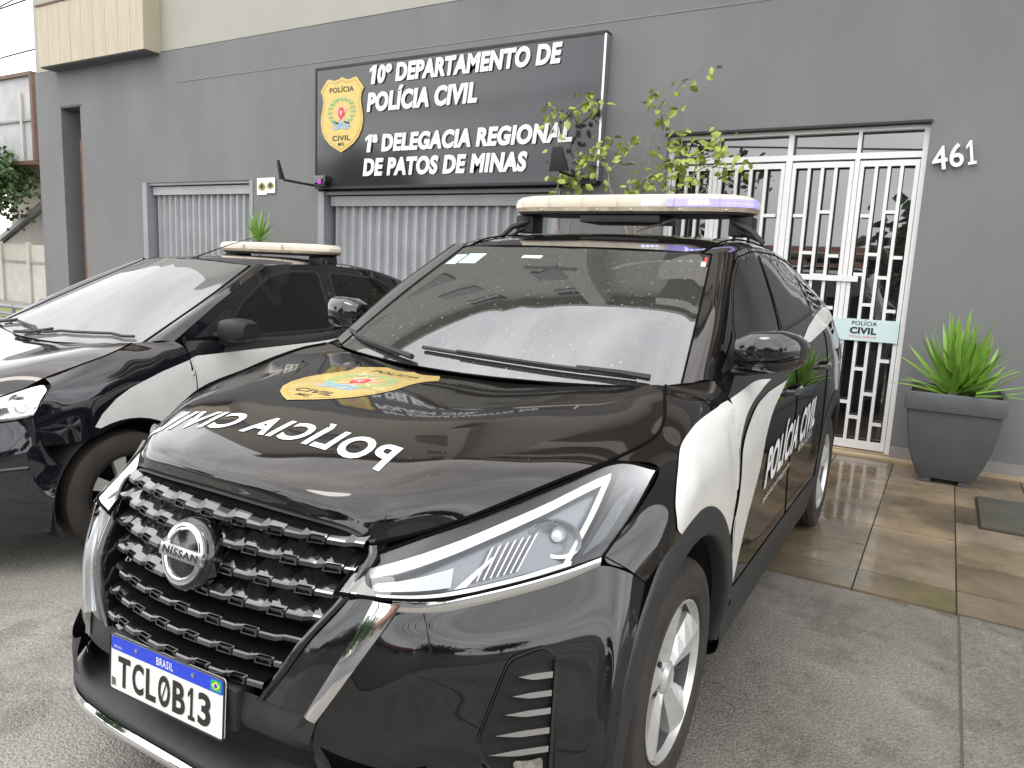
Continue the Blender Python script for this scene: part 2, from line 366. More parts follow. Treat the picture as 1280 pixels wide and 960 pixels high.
# ================================================================== ground
def gz(x,y):
    if x>-.9: return 0.0
    if x>-2.0: return -.11*((-x-.9)/1.1)
    return max(-.62, -.11-.036*(-x-2.0))
M['facade']=mat('grey_painted_render',(.168,.168,.168),.8,var=.085,vscale=1.5,bump=.3,bscale=45,bdist=.005,stretch=(1,1,.35),detail=9)
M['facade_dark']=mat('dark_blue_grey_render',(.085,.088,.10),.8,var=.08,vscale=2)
M['beige']=mat('beige_render',(.36,.35,.30),.8,var=.05,vscale=.8,bump=.1,bscale=30)
M['beigepanel']=mat('cream_panelling',(.43,.375,.28),.7,col2=(.50,.44,.34),vscale=3,stretch=(5,1,.6),bump=.1,bscale=20)
M['gate']=mat('grey_painted_sheet',(.32,.324,.335),.45,var=.10,vscale=3,spec=.4)
M['gateframe']=mat('grey_gate_frame',(.26,.264,.278),.5,var=.06,vscale=5)
M['whitemetal']=mat('white_painted_metal',(.74,.73,.72),.35,var=.03,vscale=6)
M['signface']=mat('dark_grey_sign_board',(.026,.026,.030),.09,spec=.7,var=.12,vscale=1.5)
M['roomglass']=mat('dark_door_glass',(.014,.014,.016),.015,spec=1.0,coat=1,coat_rough=.01)
M['roomglass'].node_tree.nodes['Principled BSDF'].inputs['Coat IOR'].default_value=2.0
M['frost']=mat('pale_blue_frosted_film',(.56,.68,.68),.3)
M['redtext']=mat('red_small_text',(.65,.16,.12),.5)
M['rust']=mat('rusty_brown',(.15,.075,.04),.8,var=.3,vscale=8)
M['skirt']=mat('grey_skirting',(.26,.25,.23),.6,var=.15,vscale=4)
M['tan']=mat('wet_sandy_mortar',(.42,.32,.20),.35,var=.2,vscale=5)
M['planter']=mat('grey_painted_planter',(.082,.086,.091),.45,var=.08,vscale=5,bump=.15,bscale=9,bdist=.01)
M['soil']=mat('soil',(.05,.035,.025),.95,var=.3,vscale=30,bump=.5)
M['yucca']=mat('yucca_leaf',(.14,.30,.035),.4,col2=(.26,.44,.075),vscale=9,stretch=(1,1,.4))
M['leaf']=mat('shrub_leaf',(.17,.26,.035),.45,col2=(.38,.42,.07),vscale=14)
M['treeleaf']=mat('tree_leaf',(.045,.085,.03),.5,col2=(.09,.15,.05),vscale=4)
M['bark']=mat('bark',(.20,.16,.13),.85,var=.3,vscale=20)
M['stem']=mat('pale_twig',(.24,.19,.16),.8,var=.2,vscale=30)
M['cream']=mat('cream_wall',(.50,.47,.42),.8,var=.1,vscale=2)
M['housewall']=mat('house_wall',(.42,.38,.32),.8,var=.1,vscale=1.5)
M['tile']=mat('clay_roof_tile',(.20,.075,.045),.8,var=.3,vscale=8,bump=.6,bscale=14,bdist=.05,stretch=(4,1,1))
M['greypanel']=mat('weathered_grey_panel',(.42,.42,.42),.7,var=.14,vscale=1.2)
M['orange']=mat('orange_patch',(.62,.30,.18),.8,var=.06)
M['steel']=mat('grey_rail',(.20,.21,.22),.5)
M['wire']=mat('black_wire',(.02,.02,.02),.6)
M['windowdark']=mat('dark_window',(.03,.028,.026),.05,spec=.8)
M['brownframe']=mat('brown_timber',(.12,.065,.04),.6,var=.2,vscale=5)
M['grass']=mat('dry_grass',(.18,.19,.06),.95,var=.35,vscale=6)

def ground_material():
    m=bpy.data.materials.new('worn_concrete_and_asphalt'); m.use_nodes=True; n=m.node_tree.nodes; l=m.node_tree.links; b=n['Principled BSDF']
    t=n.new('ShaderNodeTexCoord')
    def noise(s,d=6,r=.6):
        z=n.new('ShaderNodeTexNoise'); z.inputs['Scale'].default_value=s; z.inputs['Detail'].default_value=d; z.inputs['Roughness'].default_value=r; l.new(t.outputs['Object'],z.inputs['Vector']); return z
    def ramp(src,a,ca,bp,cb):
        r=n.new('ShaderNodeValToRGB'); r.color_ramp.elements[0].position=a; r.color_ramp.elements[0].color=(*ca,1); r.color_ramp.elements[1].position=bp; r.color_ramp.elements[1].color=(*cb,1); l.new(src,r.inputs[0]); return r
    def mix(f,a,c,mode='MIX'):
        x=n.new('ShaderNodeMix'); x.data_type='RGBA'; x.blend_type=mode
        if isinstance(f,float): x.inputs[0].default_value=f
        else: l.new(f,x.inputs[0])
        for s,i in ((a,6),(c,7)):
            if isinstance(s,tuple): x.inputs[i].default_value=(*s,1)
            else: l.new(s,x.inputs[i])
        return x.outputs[2]
    # broad colour: pale worn concrete to the left, darker asphalt to the right
    sx=n.new('ShaderNodeSeparateXYZ'); l.new(t.outputs['Object'],sx.inputs[0])
    big=noise(.55,5); off=n.new('ShaderNodeMath'); off.operation='MULTIPLY_ADD'; off.inputs[1].default_value=1.6; l.new(big.outputs[0],off.inputs[0]); l.new(sx.outputs[0],off.inputs[2])
    mr=n.new('ShaderNodeMapRange'); mr.inputs[1].default_value=.2; mr.inputs[2].default_value=1.5; l.new(off.outputs[0],mr.inputs[0])
    left=ramp(noise(2.2).outputs[0],.35,(.27,.25,.22),.65,(.37,.35,.31))
    right=ramp(noise(1.6).outputs[0],.35,(.180,.164,.140),.65,(.275,.252,.218))
    base=mix(mr.outputs[0],left.outputs[0],right.outputs[0])
    fine=ramp(noise(95,3,.7).outputs[0],.36,(.60,.60,.60),.62,(1.10,1.10,1.10))
    c1=mix(1.0,base,fine.outputs[0],'MULTIPLY')
    st=ramp(noise(3.1,8,.7).outputs[0],.50,(1,1,1),.60,(.64,.63,.62))
    c2=mix(.8,c1,st.outputs[0],'MULTIPLY')
    # aggregate grains
    v=n.new('ShaderNodeTexVoronoi'); v.inputs['Scale'].default_value=130; l.new(t.outputs['Object'],v.inputs['Vector'])
    gr=ramp(v.outputs['Distance'],.15,(1.08,1.07,1.05),.6,(.84,.84,.84)); c3=mix(.75,c2,gr.outputs[0],'MULTIPLY')
    # cracks
    dn=noise(2.5,4); va=n.new('ShaderNodeVectorMath'); va.operation='MULTIPLY_ADD'; va.inputs[1].default_value=(.5,.5,.5); l.new(dn.outputs['Color'],va.inputs[0]); l.new(t.outputs['Object'],va.inputs[2])
    v2=n.new('ShaderNodeTexVoronoi'); v2.feature='DISTANCE_TO_EDGE'; v2.inputs['Scale'].default_value=.95; l.new(va.outputs[0],v2.inputs['Vector'])
    ck=ramp(v2.outputs['Distance'],.001,(.45,.44,.42),.005,(1,1,1))
    brk=ramp(noise(1.3,3).outputs[0],.50,(0,0,0),.60,(1,1,1)); c4=mix(brk.outputs[0],c3,mix(1.0,c3,ck.outputs[0],'MULTIPLY'))
    l.new(c4,b.inputs['Base Color'])
    rr=n.new('ShaderNodeMapRange'); rr.inputs[1].default_value=.4; rr.inputs[2].default_value=.65; rr.inputs[3].default_value=.75; rr.inputs[4].default_value=.34; l.new(noise(1.2,5).outputs[0],rr.inputs[0]); l.new(rr.outputs[0],b.inputs['Roughness'])
    bp=n.new('ShaderNodeBump'); bp.inputs['Strength'].default_value=.55; bp.inputs['Distance'].default_value=.006; ad=n.new('ShaderNodeMath'); ad.operation='SUBTRACT'
    l.new(noise(60,6,.7).outputs[0],ad.inputs[0]); l.new(v.outputs['Distance'],ad.inputs[1]); l.new(ad.outputs[0],bp.inputs['Height']); l.new(bp.outputs[0],b.inputs['Normal'])
    return m
M['ground']=ground_material()
xs=[-300,-120,-60,-40,-30,-25,-20,-16.9,-14,-11,-8,-6,-4,-3,-2.4,-2.0,-1.6,-1.2,-.9,0,1,2,4,8,15,30,60,120,300]; ysg=[-300,-120,-60,-30,-15,-8,-4,-2,0,2,4,8,12,20,40,80,150,300]
M['road']=mat('dark_wet_asphalt_road',(.030,.030,.031),.5,var=.3,vscale=3,bump=.4,bscale=80,bdist=.006)
rd=MB().grid([[(x,y,gz(x,y)+.006) for x in (-120,-60,-30,-16.9,-8,-4,-2,-.9,4,30,120)] for y in (-13.3,-8,-2.55)]).build('road',M['road'],None,True); struct(rd)
gnd=MB().grid([[(x,y,gz(x,y)) for x in xs] for y in ysg]).build('ground',M['ground'],None,True); struct(gnd)
# a second pour of concrete beyond the straight joint
M['concrete2']=mat('worn_concrete_strip',(.205,.196,.18),.7,var=.2,vscale=2.5,bump=.5,bscale=70,bdist=.005,detail=9)
b_=MB().box((1.572,-2.5,-.1),(9,1.742,.006)).build('concrete_strip',M['ground']); struct(b_)
b_=MB().box((1.565,-2.5,-.1),(1.572,1.742,.003)).build('expansion_joint',mat('dark_joint',(.10,.09,.08),.9)); struct(b_)
# ---- wet stone paving slabs, each cut separately
def slab_material():
    m=mat('wet_stone_slab',(.16,.14,.09),.3); n=m.node_tree.nodes; l=m.node_tree.links; b=n['Principled BSDF']
    t=n.new('ShaderNodeTexCoord'); a=n.new('ShaderNodeAttribute'); a.attribute_name='tone'
    z=n.new('ShaderNodeTexNoise'); z.inputs['Scale'].default_value=2.6; z.inputs['Detail'].default_value=7; z.inputs['Roughness'].default_value=.65; l.new(t.outputs['Object'],z.inputs['Vector'])
    r=n.new('ShaderNodeValToRGB'); r.color_ramp.elements[0].position=.3; r.color_ramp.elements[0].color=(.105,.080,.051,1); r.color_ramp.elements[1].position=.7; r.color_ramp.elements[1].color=(.25,.193,.134,1); l.new(z.outputs[0],r.inputs[0])
    x=n.new('ShaderNodeMix'); x.data_type='RGBA'; x.blend_type='MULTIPLY'; x.inputs[0].default_value=1; l.new(r.outputs[0],x.inputs[6]); l.new(a.outputs['Color'],x.inputs[7])
    # sandy dried patches near the joints
    z3=n.new('ShaderNodeTexNoise'); z3.inputs['Scale'].default_value=1.1; z3.inputs['Detail'].default_value=8; l.new(t.outputs['Object'],z3.inputs['Vector'])
    r3=n.new('ShaderNodeMapRange'); r3.inputs[1].default_value=.56; r3.inputs[2].default_value=.66; r3.inputs[4].default_value=.6; l.new(z3.outputs[0],r3.inputs[0])
    x2=n.new('ShaderNodeMix'); x2.data_type='RGBA'; x2.inputs[7].default_value=(.36,.27,.16,1); l.new(r3.outputs[0],x2.inputs[0]); l.new(x.outputs[2],x2.inputs[6]); l.new(x2.outputs[2],b.inputs['Base Color'])
    z2=n.new('ShaderNodeTexNoise'); z2.inputs['Scale'].default_value=1.7; z2.inputs['Detail'].default_value=6; l.new(t.outputs['Object'],z2.inputs['Vector'])
    rr=n.new('ShaderNodeMapRange'); rr.inputs[1].default_value=.47; rr.inputs[2].default_value=.60; rr.inputs[3].default_value=.05; rr.inputs[4].default_value=.36; l.new(z2.outputs[0],rr.inputs[0]); l.new(rr.outputs[0],b.inputs['Roughness'])
    zb=n.new('ShaderNodeTexNoise'); zb.inputs['Scale'].default_value=24; zb.inputs['Detail'].default_value=5; l.new(t.outputs['Object'],zb.inputs['Vector'])
    bp=n.new('ShaderNodeBump'); bp.inputs['Strength'].default_value=.22; bp.inputs['Distance'].default_value=.004; l.new(zb.outputs[0],bp.inputs['Height']); l.new(bp.outputs[0],b.inputs['Normal'])
    return m
M['slab']=slab_material()
bed=MB().box((-1.0,1.75,-.1),(9,4.70,.004)).build('mortar_bed',mat('dark_joint_mortar',(.035,.03,.022),.8,var=.3,vscale=9)); struct(bed)
mbs=MB(); tones=[]; rg=random.Random(3)
for i in range(-4,20):
    x0=.735+.412*i
    for j in range(9):
        y0=1.745 if j==0 else 2.016+.390*(j-1); y1=2.016 if j==0 else min(y0+.390,4.585)
        if y1-y0<.05: continue
        if x0+.412<-.9: continue
        g=.0035; h=.012+rg.uniform(-.0012,.0012); tl=rg.uniform(-.0015,.0015)
        mbs.box((x0+g,y0+g,-.02),(x0+.412-g,y1-g,h)); k=len(mbs.V)
        for q in (4,5,6,7):
            v=mbs.V[k-8+q]; mbs.V[k-8+q]=(v[0],v[1],v[2]+tl*(1 if q in (5,6) else -1))
        tones += [(rg.uniform(.62,1.22),)*2+(rg.uniform(.94,1.10),)]*6
sl=mbs.build('paving_slabs',M['slab'],None,False,fix=False); struct(sl)
at=sl.data.color_attributes.new('tone','FLOAT_COLOR','CORNER')
for p in sl.data.polygons:
    for li in p.loop_indices: c=tones[p.index]; at.data[li].color=(c[0],c[0],c[0]*c[2],1)
b_=MB().box((-1,4.585,-.05),(9,4.695,.028)).build('sandy_kerb_strip',M['tan']); struct(b_)
M['lidframe']=mat('dark_cover_frame',(.03,.022,.015),.7)
lid=thing('drain_cover','dark grey rectangular drain cover lying on the wet slabs right of the planter','drain cover',(1.985,3.50,.014))
MB().box((-.30,-.36,-.004),(.30,.36,.018)).build('cover',mat('dark_grey_cover',(.075,.072,.058),.4,var=.2,vscale=5),lid,bevel=.004)
MB().box((-.312,-.372,-.006),(.312,.372,.004)).build('frame',M['lidframe'],lid)

# ================================================================== the police station
YW=4.70
bl=thing('police_station_building','long grey police station with a beige upper storey, garage gates and a white grille entrance','building',(-3,YW,0))
def bpart(mb,name,m,parent=None,**k):
    o=mb.build(name,m,parent or bl,**k)
    me=o.data
    for v in me.vertices: v.co.x+=3; v.co.y-=YW
    return o
wl=MB(); T=.30; Z0,Z1=-.7,4.03
for x0,x1,z0 in ((-11.3,-10.62,Z0),(-10.62,-10.10,3.48),(-10.10,-8.62,Z0),(-8.62,-6.33,2.33),(-6.33,-5.20,Z0),(-5.20,-1.98,2.20),(-1.98,-.94,Z0),(-.94,1.10,2.62),(1.10,9,Z0)):
    wl.box((x0,YW,z0),(x1,YW+T,Z1))
wl.box((-11.3,YW+T,Z0),(-11.0,14,Z1)); wl.box((8.7,YW+T,Z0),(9,14,Z1)); wl.box((-11,13.7,Z0),(8.7,14,Z1))
bpart(wl,'ground_floor_wall',M['facade'])
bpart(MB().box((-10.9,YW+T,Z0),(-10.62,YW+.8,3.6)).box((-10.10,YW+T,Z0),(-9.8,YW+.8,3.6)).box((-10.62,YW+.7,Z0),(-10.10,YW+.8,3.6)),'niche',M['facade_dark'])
bpart(MB().box((-10.135,YW-.004,Z0),(-10.10,YW+.28,3.0)),'niche_post',M['rust'])
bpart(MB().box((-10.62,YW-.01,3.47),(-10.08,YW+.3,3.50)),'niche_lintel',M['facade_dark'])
# faint plaster ridges
bpart(MB().tube([(-7.8,YW-.001,3.62),(-3,YW+.001,3.628),(2.2,YW-.001,3.63)],.006,6),'plaster_ridge',mat('pale_plaster_line',(.22,.22,.22),.8))
# upper storeys
bpart(MB().box((-11.3,YW+.02,4.045),(9,YW+.35,10.2)),'upper_wall',M['beige'])
bpart(MB().box((-11.3,YW+.03,4.03),(9,YW+.30,4.045)),'shadow_joint',M['dark'])
bpart(MB().box((-11.3,YW-.45,10.2),(9,14,10.45)),'roof_slab',M['beige'])
# balcony box with upright panels, and the window over it
bb=MB()
for i in range(9):
    x0=-10.72+i*.2856; bb.box((x0+.003,4.47,4.02),(x0+.2826,YW+.018,4.86))
bay=bpart(bb,'balcony_parapet',M['beigepanel'])
bpart(MB().box((-10.74,4.455,4.86),(-8.13,YW+.01,4.885)),'parapet_cap',M['brownframe'])
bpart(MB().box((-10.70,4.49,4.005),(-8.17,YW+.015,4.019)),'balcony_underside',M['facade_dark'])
bpart(MB().box((-10.5,YW+.0,4.9),(-8.4,YW+.06,6.3)),'window',M['windowdark'])
# floors above the entrance: projecting balconies in three bands, windows between them (seen mirrored in the windscreen)
for k,z in enumerate((5.1,6.8,8.5)):
    bpart(MB().box((-1.1,YW-.75,z),(8.5,YW+.018,z+.55)),'balcony_band',M['cream'])
    for x0 in (-.9,1.5,3.9,6.3):
        bpart(MB().box((x0,YW-.02,z+.57),(x0+2.1,YW+.03,z+1.5)),'window',M['brownframe' if k%2 else 'windowdark'])
for z in (5.1,6.8,8.5):
    for x0 in (-7.2,-4.2): bpart(MB().box((x0,YW-.03,z+.55),(x0+1.3,YW+.03,z+1.25)),'window',M['windowdark'])
bpart(MB().box((-3.1,YW-.45,4.6),(-2.6,YW+.018,10.2)),'pilaster',M['beige'])
# skirting to the right of the door
bpart(MB().box((1.102,YW-.022,0.02),(9,YW-.001,.115)),'skirting',M['skirt'])
bpart(MB().box((-1.98,YW-.022,0.02),(-.945,YW-.001,.115)),'skirting',M['skirt'])
# entrance: lintel, white frame, bars, glass
bpart(MB().box((-.96,YW-.02,2.602),(1.108,YW+.10,2.620)),'entrance_lintel',M['wire'])
bpart(MB().box((-.94,YW+.02,-.02),(1.10,YW+.25,.035)),'threshold',M['tan'])
dr=bpart(MB().box((-.94,YW+.13,.03),(1.10,YW+.145,2.6)),'entrance_glass',M['roomglass'])
YF=YW+.055
def bar(mb,x0,x1,z0,z1,d=.035,o=0): mb.box((x0,YF+o,z0),(x1,YF+d+o,z1))
fr=MB()
bar(fr,-.94,1.10,2.568,2.60,.06); bar(fr,-.902,1.062,2.36,2.405,.05)
for x in (-.94,1.062): bar(fr,x,x+.038,.035,2.568,.06)
for x0,x1 in ((-.525,-.485),(.075,.125),(.60,.635)): bar(fr,x0,x1,.035,2.36,.052); bar(fr,x0+.005,x1-.005,2.405,2.568,.05)
bpart(fr,'entrance_frame',M['whitemetal'])
rg=random.Random(11)
for a,b,name in ((-.90,-.525,'side_grille'),(-.485,.075,'door_leaf'),(.125,.60,'door_leaf'),(.635,1.062,'side_grille')):
    g=MB(); bar(g,a+.004,a+.034,.045,2.345,.03,.004); bar(g,b-.034,b-.004,.045,2.345,.03,.004); bar(g,a+.034,b-.034,2.30,2.345,.03,.004); bar(g,a+.034,b-.034,.045,.11,.03,.004)
    nb=3 if b-a>.4 else 2; w_=(b-a-.068)/(nb+1); xsb=[a+.034+w_*(i+1) for i in range(nb)]
    for x in xsb: bar(g,x-.012,x+.012,.11,2.30,.026,.006)
    ed=[a+.034]+xsb+[b-.034]
    for i in range(nb+1):
        for k,z in enumerate(([1.92,1.46,.98,.42],[1.62,1.22,.70,.30],[1.95,1.44,1.05,.5],[1.60,1.18,.78,.26])[(i+int(a*7))%4]):
            bar(g,ed[i]+.012,ed[i+1]-.012,z-.013,z+.013,.024,.007)
    bpart(g,name,M['whitemetal'])
bpart(MB().box((.25,YF-.016,1.40),(.72,YF-.003,1.445)),'door_rail',M['whitemetal'])
bd=bpart(MB().box((.50,YF-.012,.93),(1.058,YF-.004,1.105)),'name_band',M['frost'])
def wtext(name,body,x0,z0,wd,ht,y,m,parent,bold=.02,shear=0,depth=0,rot=0,ox=3,oy=YW,space=1.07,oz=0):
    mt=Matrix.Translation((x0+ox,y-oy,z0-oz))@Matrix.Rotation(rot,4,'Y')@Matrix.Rotation(rad(90),4,'X')
    return put_text(name,body,wd,ht,mt,m,parent,bold,shear,depth,space)
wtext('lettering','POLÍCIA',.715,1.055,.185,.042,YF-.0135,M['plate_ink'],bd,.01)
wtext('lettering','CIVIL',.705,.985,.195,.055,YF-.0135,M['plate_ink'],bd,.045)
wtext('lettering','MINAS GERAIS',.702,.955,.20,.018,YF-.0135,M['redtext'],bd,.0)
bpart(MB().tube([(.655,YF-.02,.78),(.655,YF-.045,.80),(.655,YF-.045,.88),(.655,YF-.02,.90)],.01),'door_handle',M['satin'])

# ---- folding garage gates
def gate(name,label,x0,x1,zt,pitch):
    t=thing(name,label,'garage gate',(x0,YW,0),0)
    def P(mb,n,m): 
        o=mb.build(n,m,t)
        for v in o.data.vertices: v.co.x-=x0; v.co.y-=YW
        return o
    P(MB().box((x0,YW-.012,-.6),(x0+.10,YW+.25,zt)).box((x1-.06,YW-.012,-.6),(x1,YW+.25,zt)).box((x0+.10,YW+.02,zt-.035),(x1-.06,YW+.25,zt)),'frame',M['gateframe'])
    P(MB().box((x0+.14,YW+.06,zt-.16),(x1-.08,YW+.17,zt-.05)),'head_rail',M['gate'])
    pts=[]; x=x0+.16; k=0
    while x<x1-.1:
        for dx,dy in ((0,0),(.022,-.035),(.062,-.045),(.084,0)): pts.append((x+dx,YW+.135+dy))
        x+=pitch
    g=MB().grid([[(px,py,z) for px,py in pts] for z in (-.6,zt-.16)],True)
    P(g,'corrugated_sheet',M['gate'])
    P(MB().box((x0+.10,YW+.18,-.6),(x1-.06,YW+.2,zt-.036)),'backing',M['dark'])
    return t
gate('garage_gate','narrower grey corrugated garage gate beside the tall wall niche',-8.62,-6.33,2.33,.128)
gate('garage_gate','wide grey corrugated garage gate directly under the police sign',-5.20,-1.98,2.17,.132)

# ---- the big sign
sg=thing('facade_sign','wide dark sign with raised white letters and golden shield over the garage gate','sign',(-3.35,4.60,2.86))
def sp(mb,n,m,**k):
    o=mb.build(n,m,sg,**k)
    for v in o.data.vertices: v.co-=Vector((-3.35,4.60,2.86))
    return o
sp(MB().box((-5.13,4.60,2.215),(-1.565,4.698,3.50)),'panel',M['signface'])
sp(MB().box((-5.15,4.592,3.50),(-1.545,4.70,3.525)).box((-5.15,4.592,2.19),(-1.565,4.70,2.215)).box((-5.152,4.594,2.215),(-5.13,4.70,3.50)),'frame',M['wire'])
sp(MB().box((-1.565,4.594,2.215),(-1.545,4.70,3.50)),'frame_edge',M['satin'])
for fx,z0,z1 in ((-4.335,3.283,3.475),(-4.385,2.57,2.757)):
    MB().prism([(.30,0),(.72,0),(.98,1),(.62,1),(.16,.83),(.13,.62),(.48,.74)],lambda u,v,d:(fx+u*.115+3.35,4.588-d-4.60,z0+v*(z1-z0)-2.86),.011).build('lettering',M['whitetext'],sg)
for body,x0,x1,z0,z1 in (('0º DEPARTAMENTO DE',-4.215,-1.985,3.283,3.475),('POLÍCIA CIVIL',-4.36,-2.915,2.995,3.245),('ª DELEGACIA REGIONAL',-4.275,-1.83,2.57,2.757),('DE PATOS DE MINAS',-4.405,-2.305,2.315,2.507)):
    wtext('lettering',body,x0,z0,x1-x0,z1-z0,4.588,M['whitetext'],sg,.048,.14,.006,ox=3.35,oy=4.60,oz=2.86)
def fs(u,v,h): return Vector((-4.735+u*.98+3.35,4.586-h*3-4.60,2.588+v-2.86))
shield(sg,fs,.66,.81,M['goldwall'],.3)
sp(MB().prism([(u*.66,v*.81) for u,v in SH],lambda u,v,d:(-4.735+u*.98,4.588+d,2.588+v),.011),'shield_backing',M['goldline'])

def at_(t,mb,n,m,**k):
    """mesh given in world coordinates, parented to thing t"""
    o=mb.build(n,m,t,**k); L=Vector(t.location)
    for v in o.data.vertices: v.co-=L
    return o
for x,lab in ((-5.2,'black floodlight on an arm at the lower left corner of the sign'),(-1.72,'black floodlight on an arm at the lower right corner of the sign')):
    t=thing('floodlight',lab,'floodlight',(x,4.69,2.235),0,'floodlights below the sign')
    w_=.022 if x<-4 else .09
    at_(t,MB().tube([(x,4.7,2.232),(x,4.42,2.237),(x,4.17,2.243)],.014),'arm',M['wire'])
    at_(t,MB().add([(x-w_,4.17,2.25),(x+w_,4.17,2.25),(x+w_*.5,4.10,2.45),(x-w_*.5,4.10,2.45),(x-w_,4.12,2.24),(x+w_,4.12,2.24),(x+w_*.5,4.075,2.44),(x-w_*.5,4.075,2.44)],[(0,1,2,3),(4,7,6,5),(0,4,5,1),(1,5,6,2),(2,6,7,3),(3,7,4,0)]),'lamp_body',M['wire'],bevel=.006)
t=thing('security_camera','small black camera with violet infrared glow at the lower left of the sign','camera',(-5.0,4.56,2.27))
at_(t,MB().box((-5.07,4.50,2.215),(-4.90,4.585,2.33)),'housing',M['gloss'],bevel=.01)
at_(t,MB().prism(disc(-4.985,2.26,.028),lambda u,v,d:(u,4.497+d,v),.006),'lens_glow',mat('violet_infrared_led',(.3,.02,.3),.3,emit=(.75,.06,.75),estr=.35))
for x,z,lab,s in ((-6.16,2.245,'white watch sign with an eye emblem, left one of the pair beside the gate',.17),(-6.0,2.255,'white watch sign with an eye emblem, right one of the pair beside the gate',.155)):
    t=thing('camera_notice',lab,'sign',(x,4.69,z),0,'watch signs beside the gate')
    y0=4.688 if s==.17 else 4.682
    at_(t,MB().box((x-s*.52,y0,z-s*.6),(x+s*.52,y0+.005,z+s*.6)),'board',M['plate_white'])
    at_(t,MB().prism(spl([(x-s*.4,z-.01),(x,z+s*.28),(x+s*.4,z-.01),(x,z-s*.3)],40),lambda u,v,d:(u,y0-.002+d,v),.002),'eye',mat('olive_eye',(.25,.22,.03),.5))
    at_(t,MB().prism(disc(x,z,s*.16),lambda u,v,d:(u,y0-.004+d,v),.002),'pupil',M['plate_ink'])
hn=thing('house_number','raised metal house number 461 on the grey wall right of the entrance','house number',(1.15,4.69,2.24))
for k,(ch,x,wd) in enumerate((('4',0,.100),('6',.112,.090),('1',.218,.056))):
    mt=Matrix.Rotation(rad(-10),4,'Y')@Matrix.Translation((x,-.012,0))@Matrix.Rotation(rad(90),4,'X'); (one('numeral',wd*1.15,.172,mt,M['whitetext'],hn,.012) if ch=='1' else put_text('numeral',ch,wd,.172,mt,M['whitetext'],hn,.012,0,.012))

# ---- planter and its spiky plant
pl=thing('planter','big square grey planter with a rolled rim standing right of the entrance','planter',(1.49,4.27,.012))
def ring(h,s,c): # rounded square
    return [(math.copysign(min(abs(math.cos(a))*1.5,1)**1,math.cos(a))*s, math.copysign(min(abs(math.sin(a))*1.5,1),math.sin(a))*s, h) for a in [2*math.pi*(i+.5)/32 for i in range(32)]]
prof=[(.035,.165),(.05,.175),(.15,.215),(.28,.252),(.40,.272),(.525,.285),(.53,.30),(.55,.303),(.64,.306),(.655,.300),(.655,.275),(.60,.270)]
G=[ring(h,s,0) for h,s in prof]; G=[r+[r[0]] for r in G]
pb=MB().grid(G); pb.add(ring(.035,.165,0),[tuple(range(32))[::-1]]); pb.build('pot',M['planter'],pl,True)
for sx in (-1,1):
    for sy in (-1,1): MB().box((sx*.12-.035,sy*.12-.035,0),(sx*.12+.035,sy*.12+.035,.05)).build('foot',M['planter'],pl,bevel=.006)
MB().add(ring(.61,.272,0),[tuple(range(32))]).build('soil',M['soil'],pl)
def rosette(mb,c,n,L,seed,w=.022,e0=12,e1=88):
    r=random.Random(seed)
    for i in range(n):
        az=i*2.39996+r.uniform(-.3,.3); el=rad(e0+(e1-e0)*((i+.5)/n)**.8+r.uniform(-6,6)); l=L*r.uniform(.75,1.12); dr_=r.uniform(.05,.30)*(1.2-math.sin(el))
        base=Vector(c)+Vector((math.cos(az)*.02,math.sin(az)*.02,.10*(i/n))); d=Vector((math.cos(az)*math.cos(el),math.sin(az)*math.cos(el),math.sin(el))); s=Vector((-math.sin(az),math.cos(az),0)); nn=d.cross(s)
        rows=[]
        for k in range(7):
            t=k/6; p=base+d*l*t+Vector((0,0,-dr_*l*t*t)); ww=w*(.55+1.3*t if t<.35 else 1.0*(1-t)**.75*1.35)*(1 if k<6 else .05)
            rows.append([p-s*ww-nn*ww*.35,p,p+s*ww-nn*ww*.35])
        mb.grid(rows)
yu=thing('yucca','bright green spiky yucca growing in the grey planter','plant',(1.47,4.25,.62))
m_=MB(); rosette(m_,(0,0,0),52,.52,5,.031); rosette(m_,(.11,.05,-.01),22,.42,6,.028); m_.build('leaves',M['yucca'],yu,True,fix=False)
MB().tube([(0,0,-.02),(0,0,.12)],.03).build('stem',M['bark'],yu)

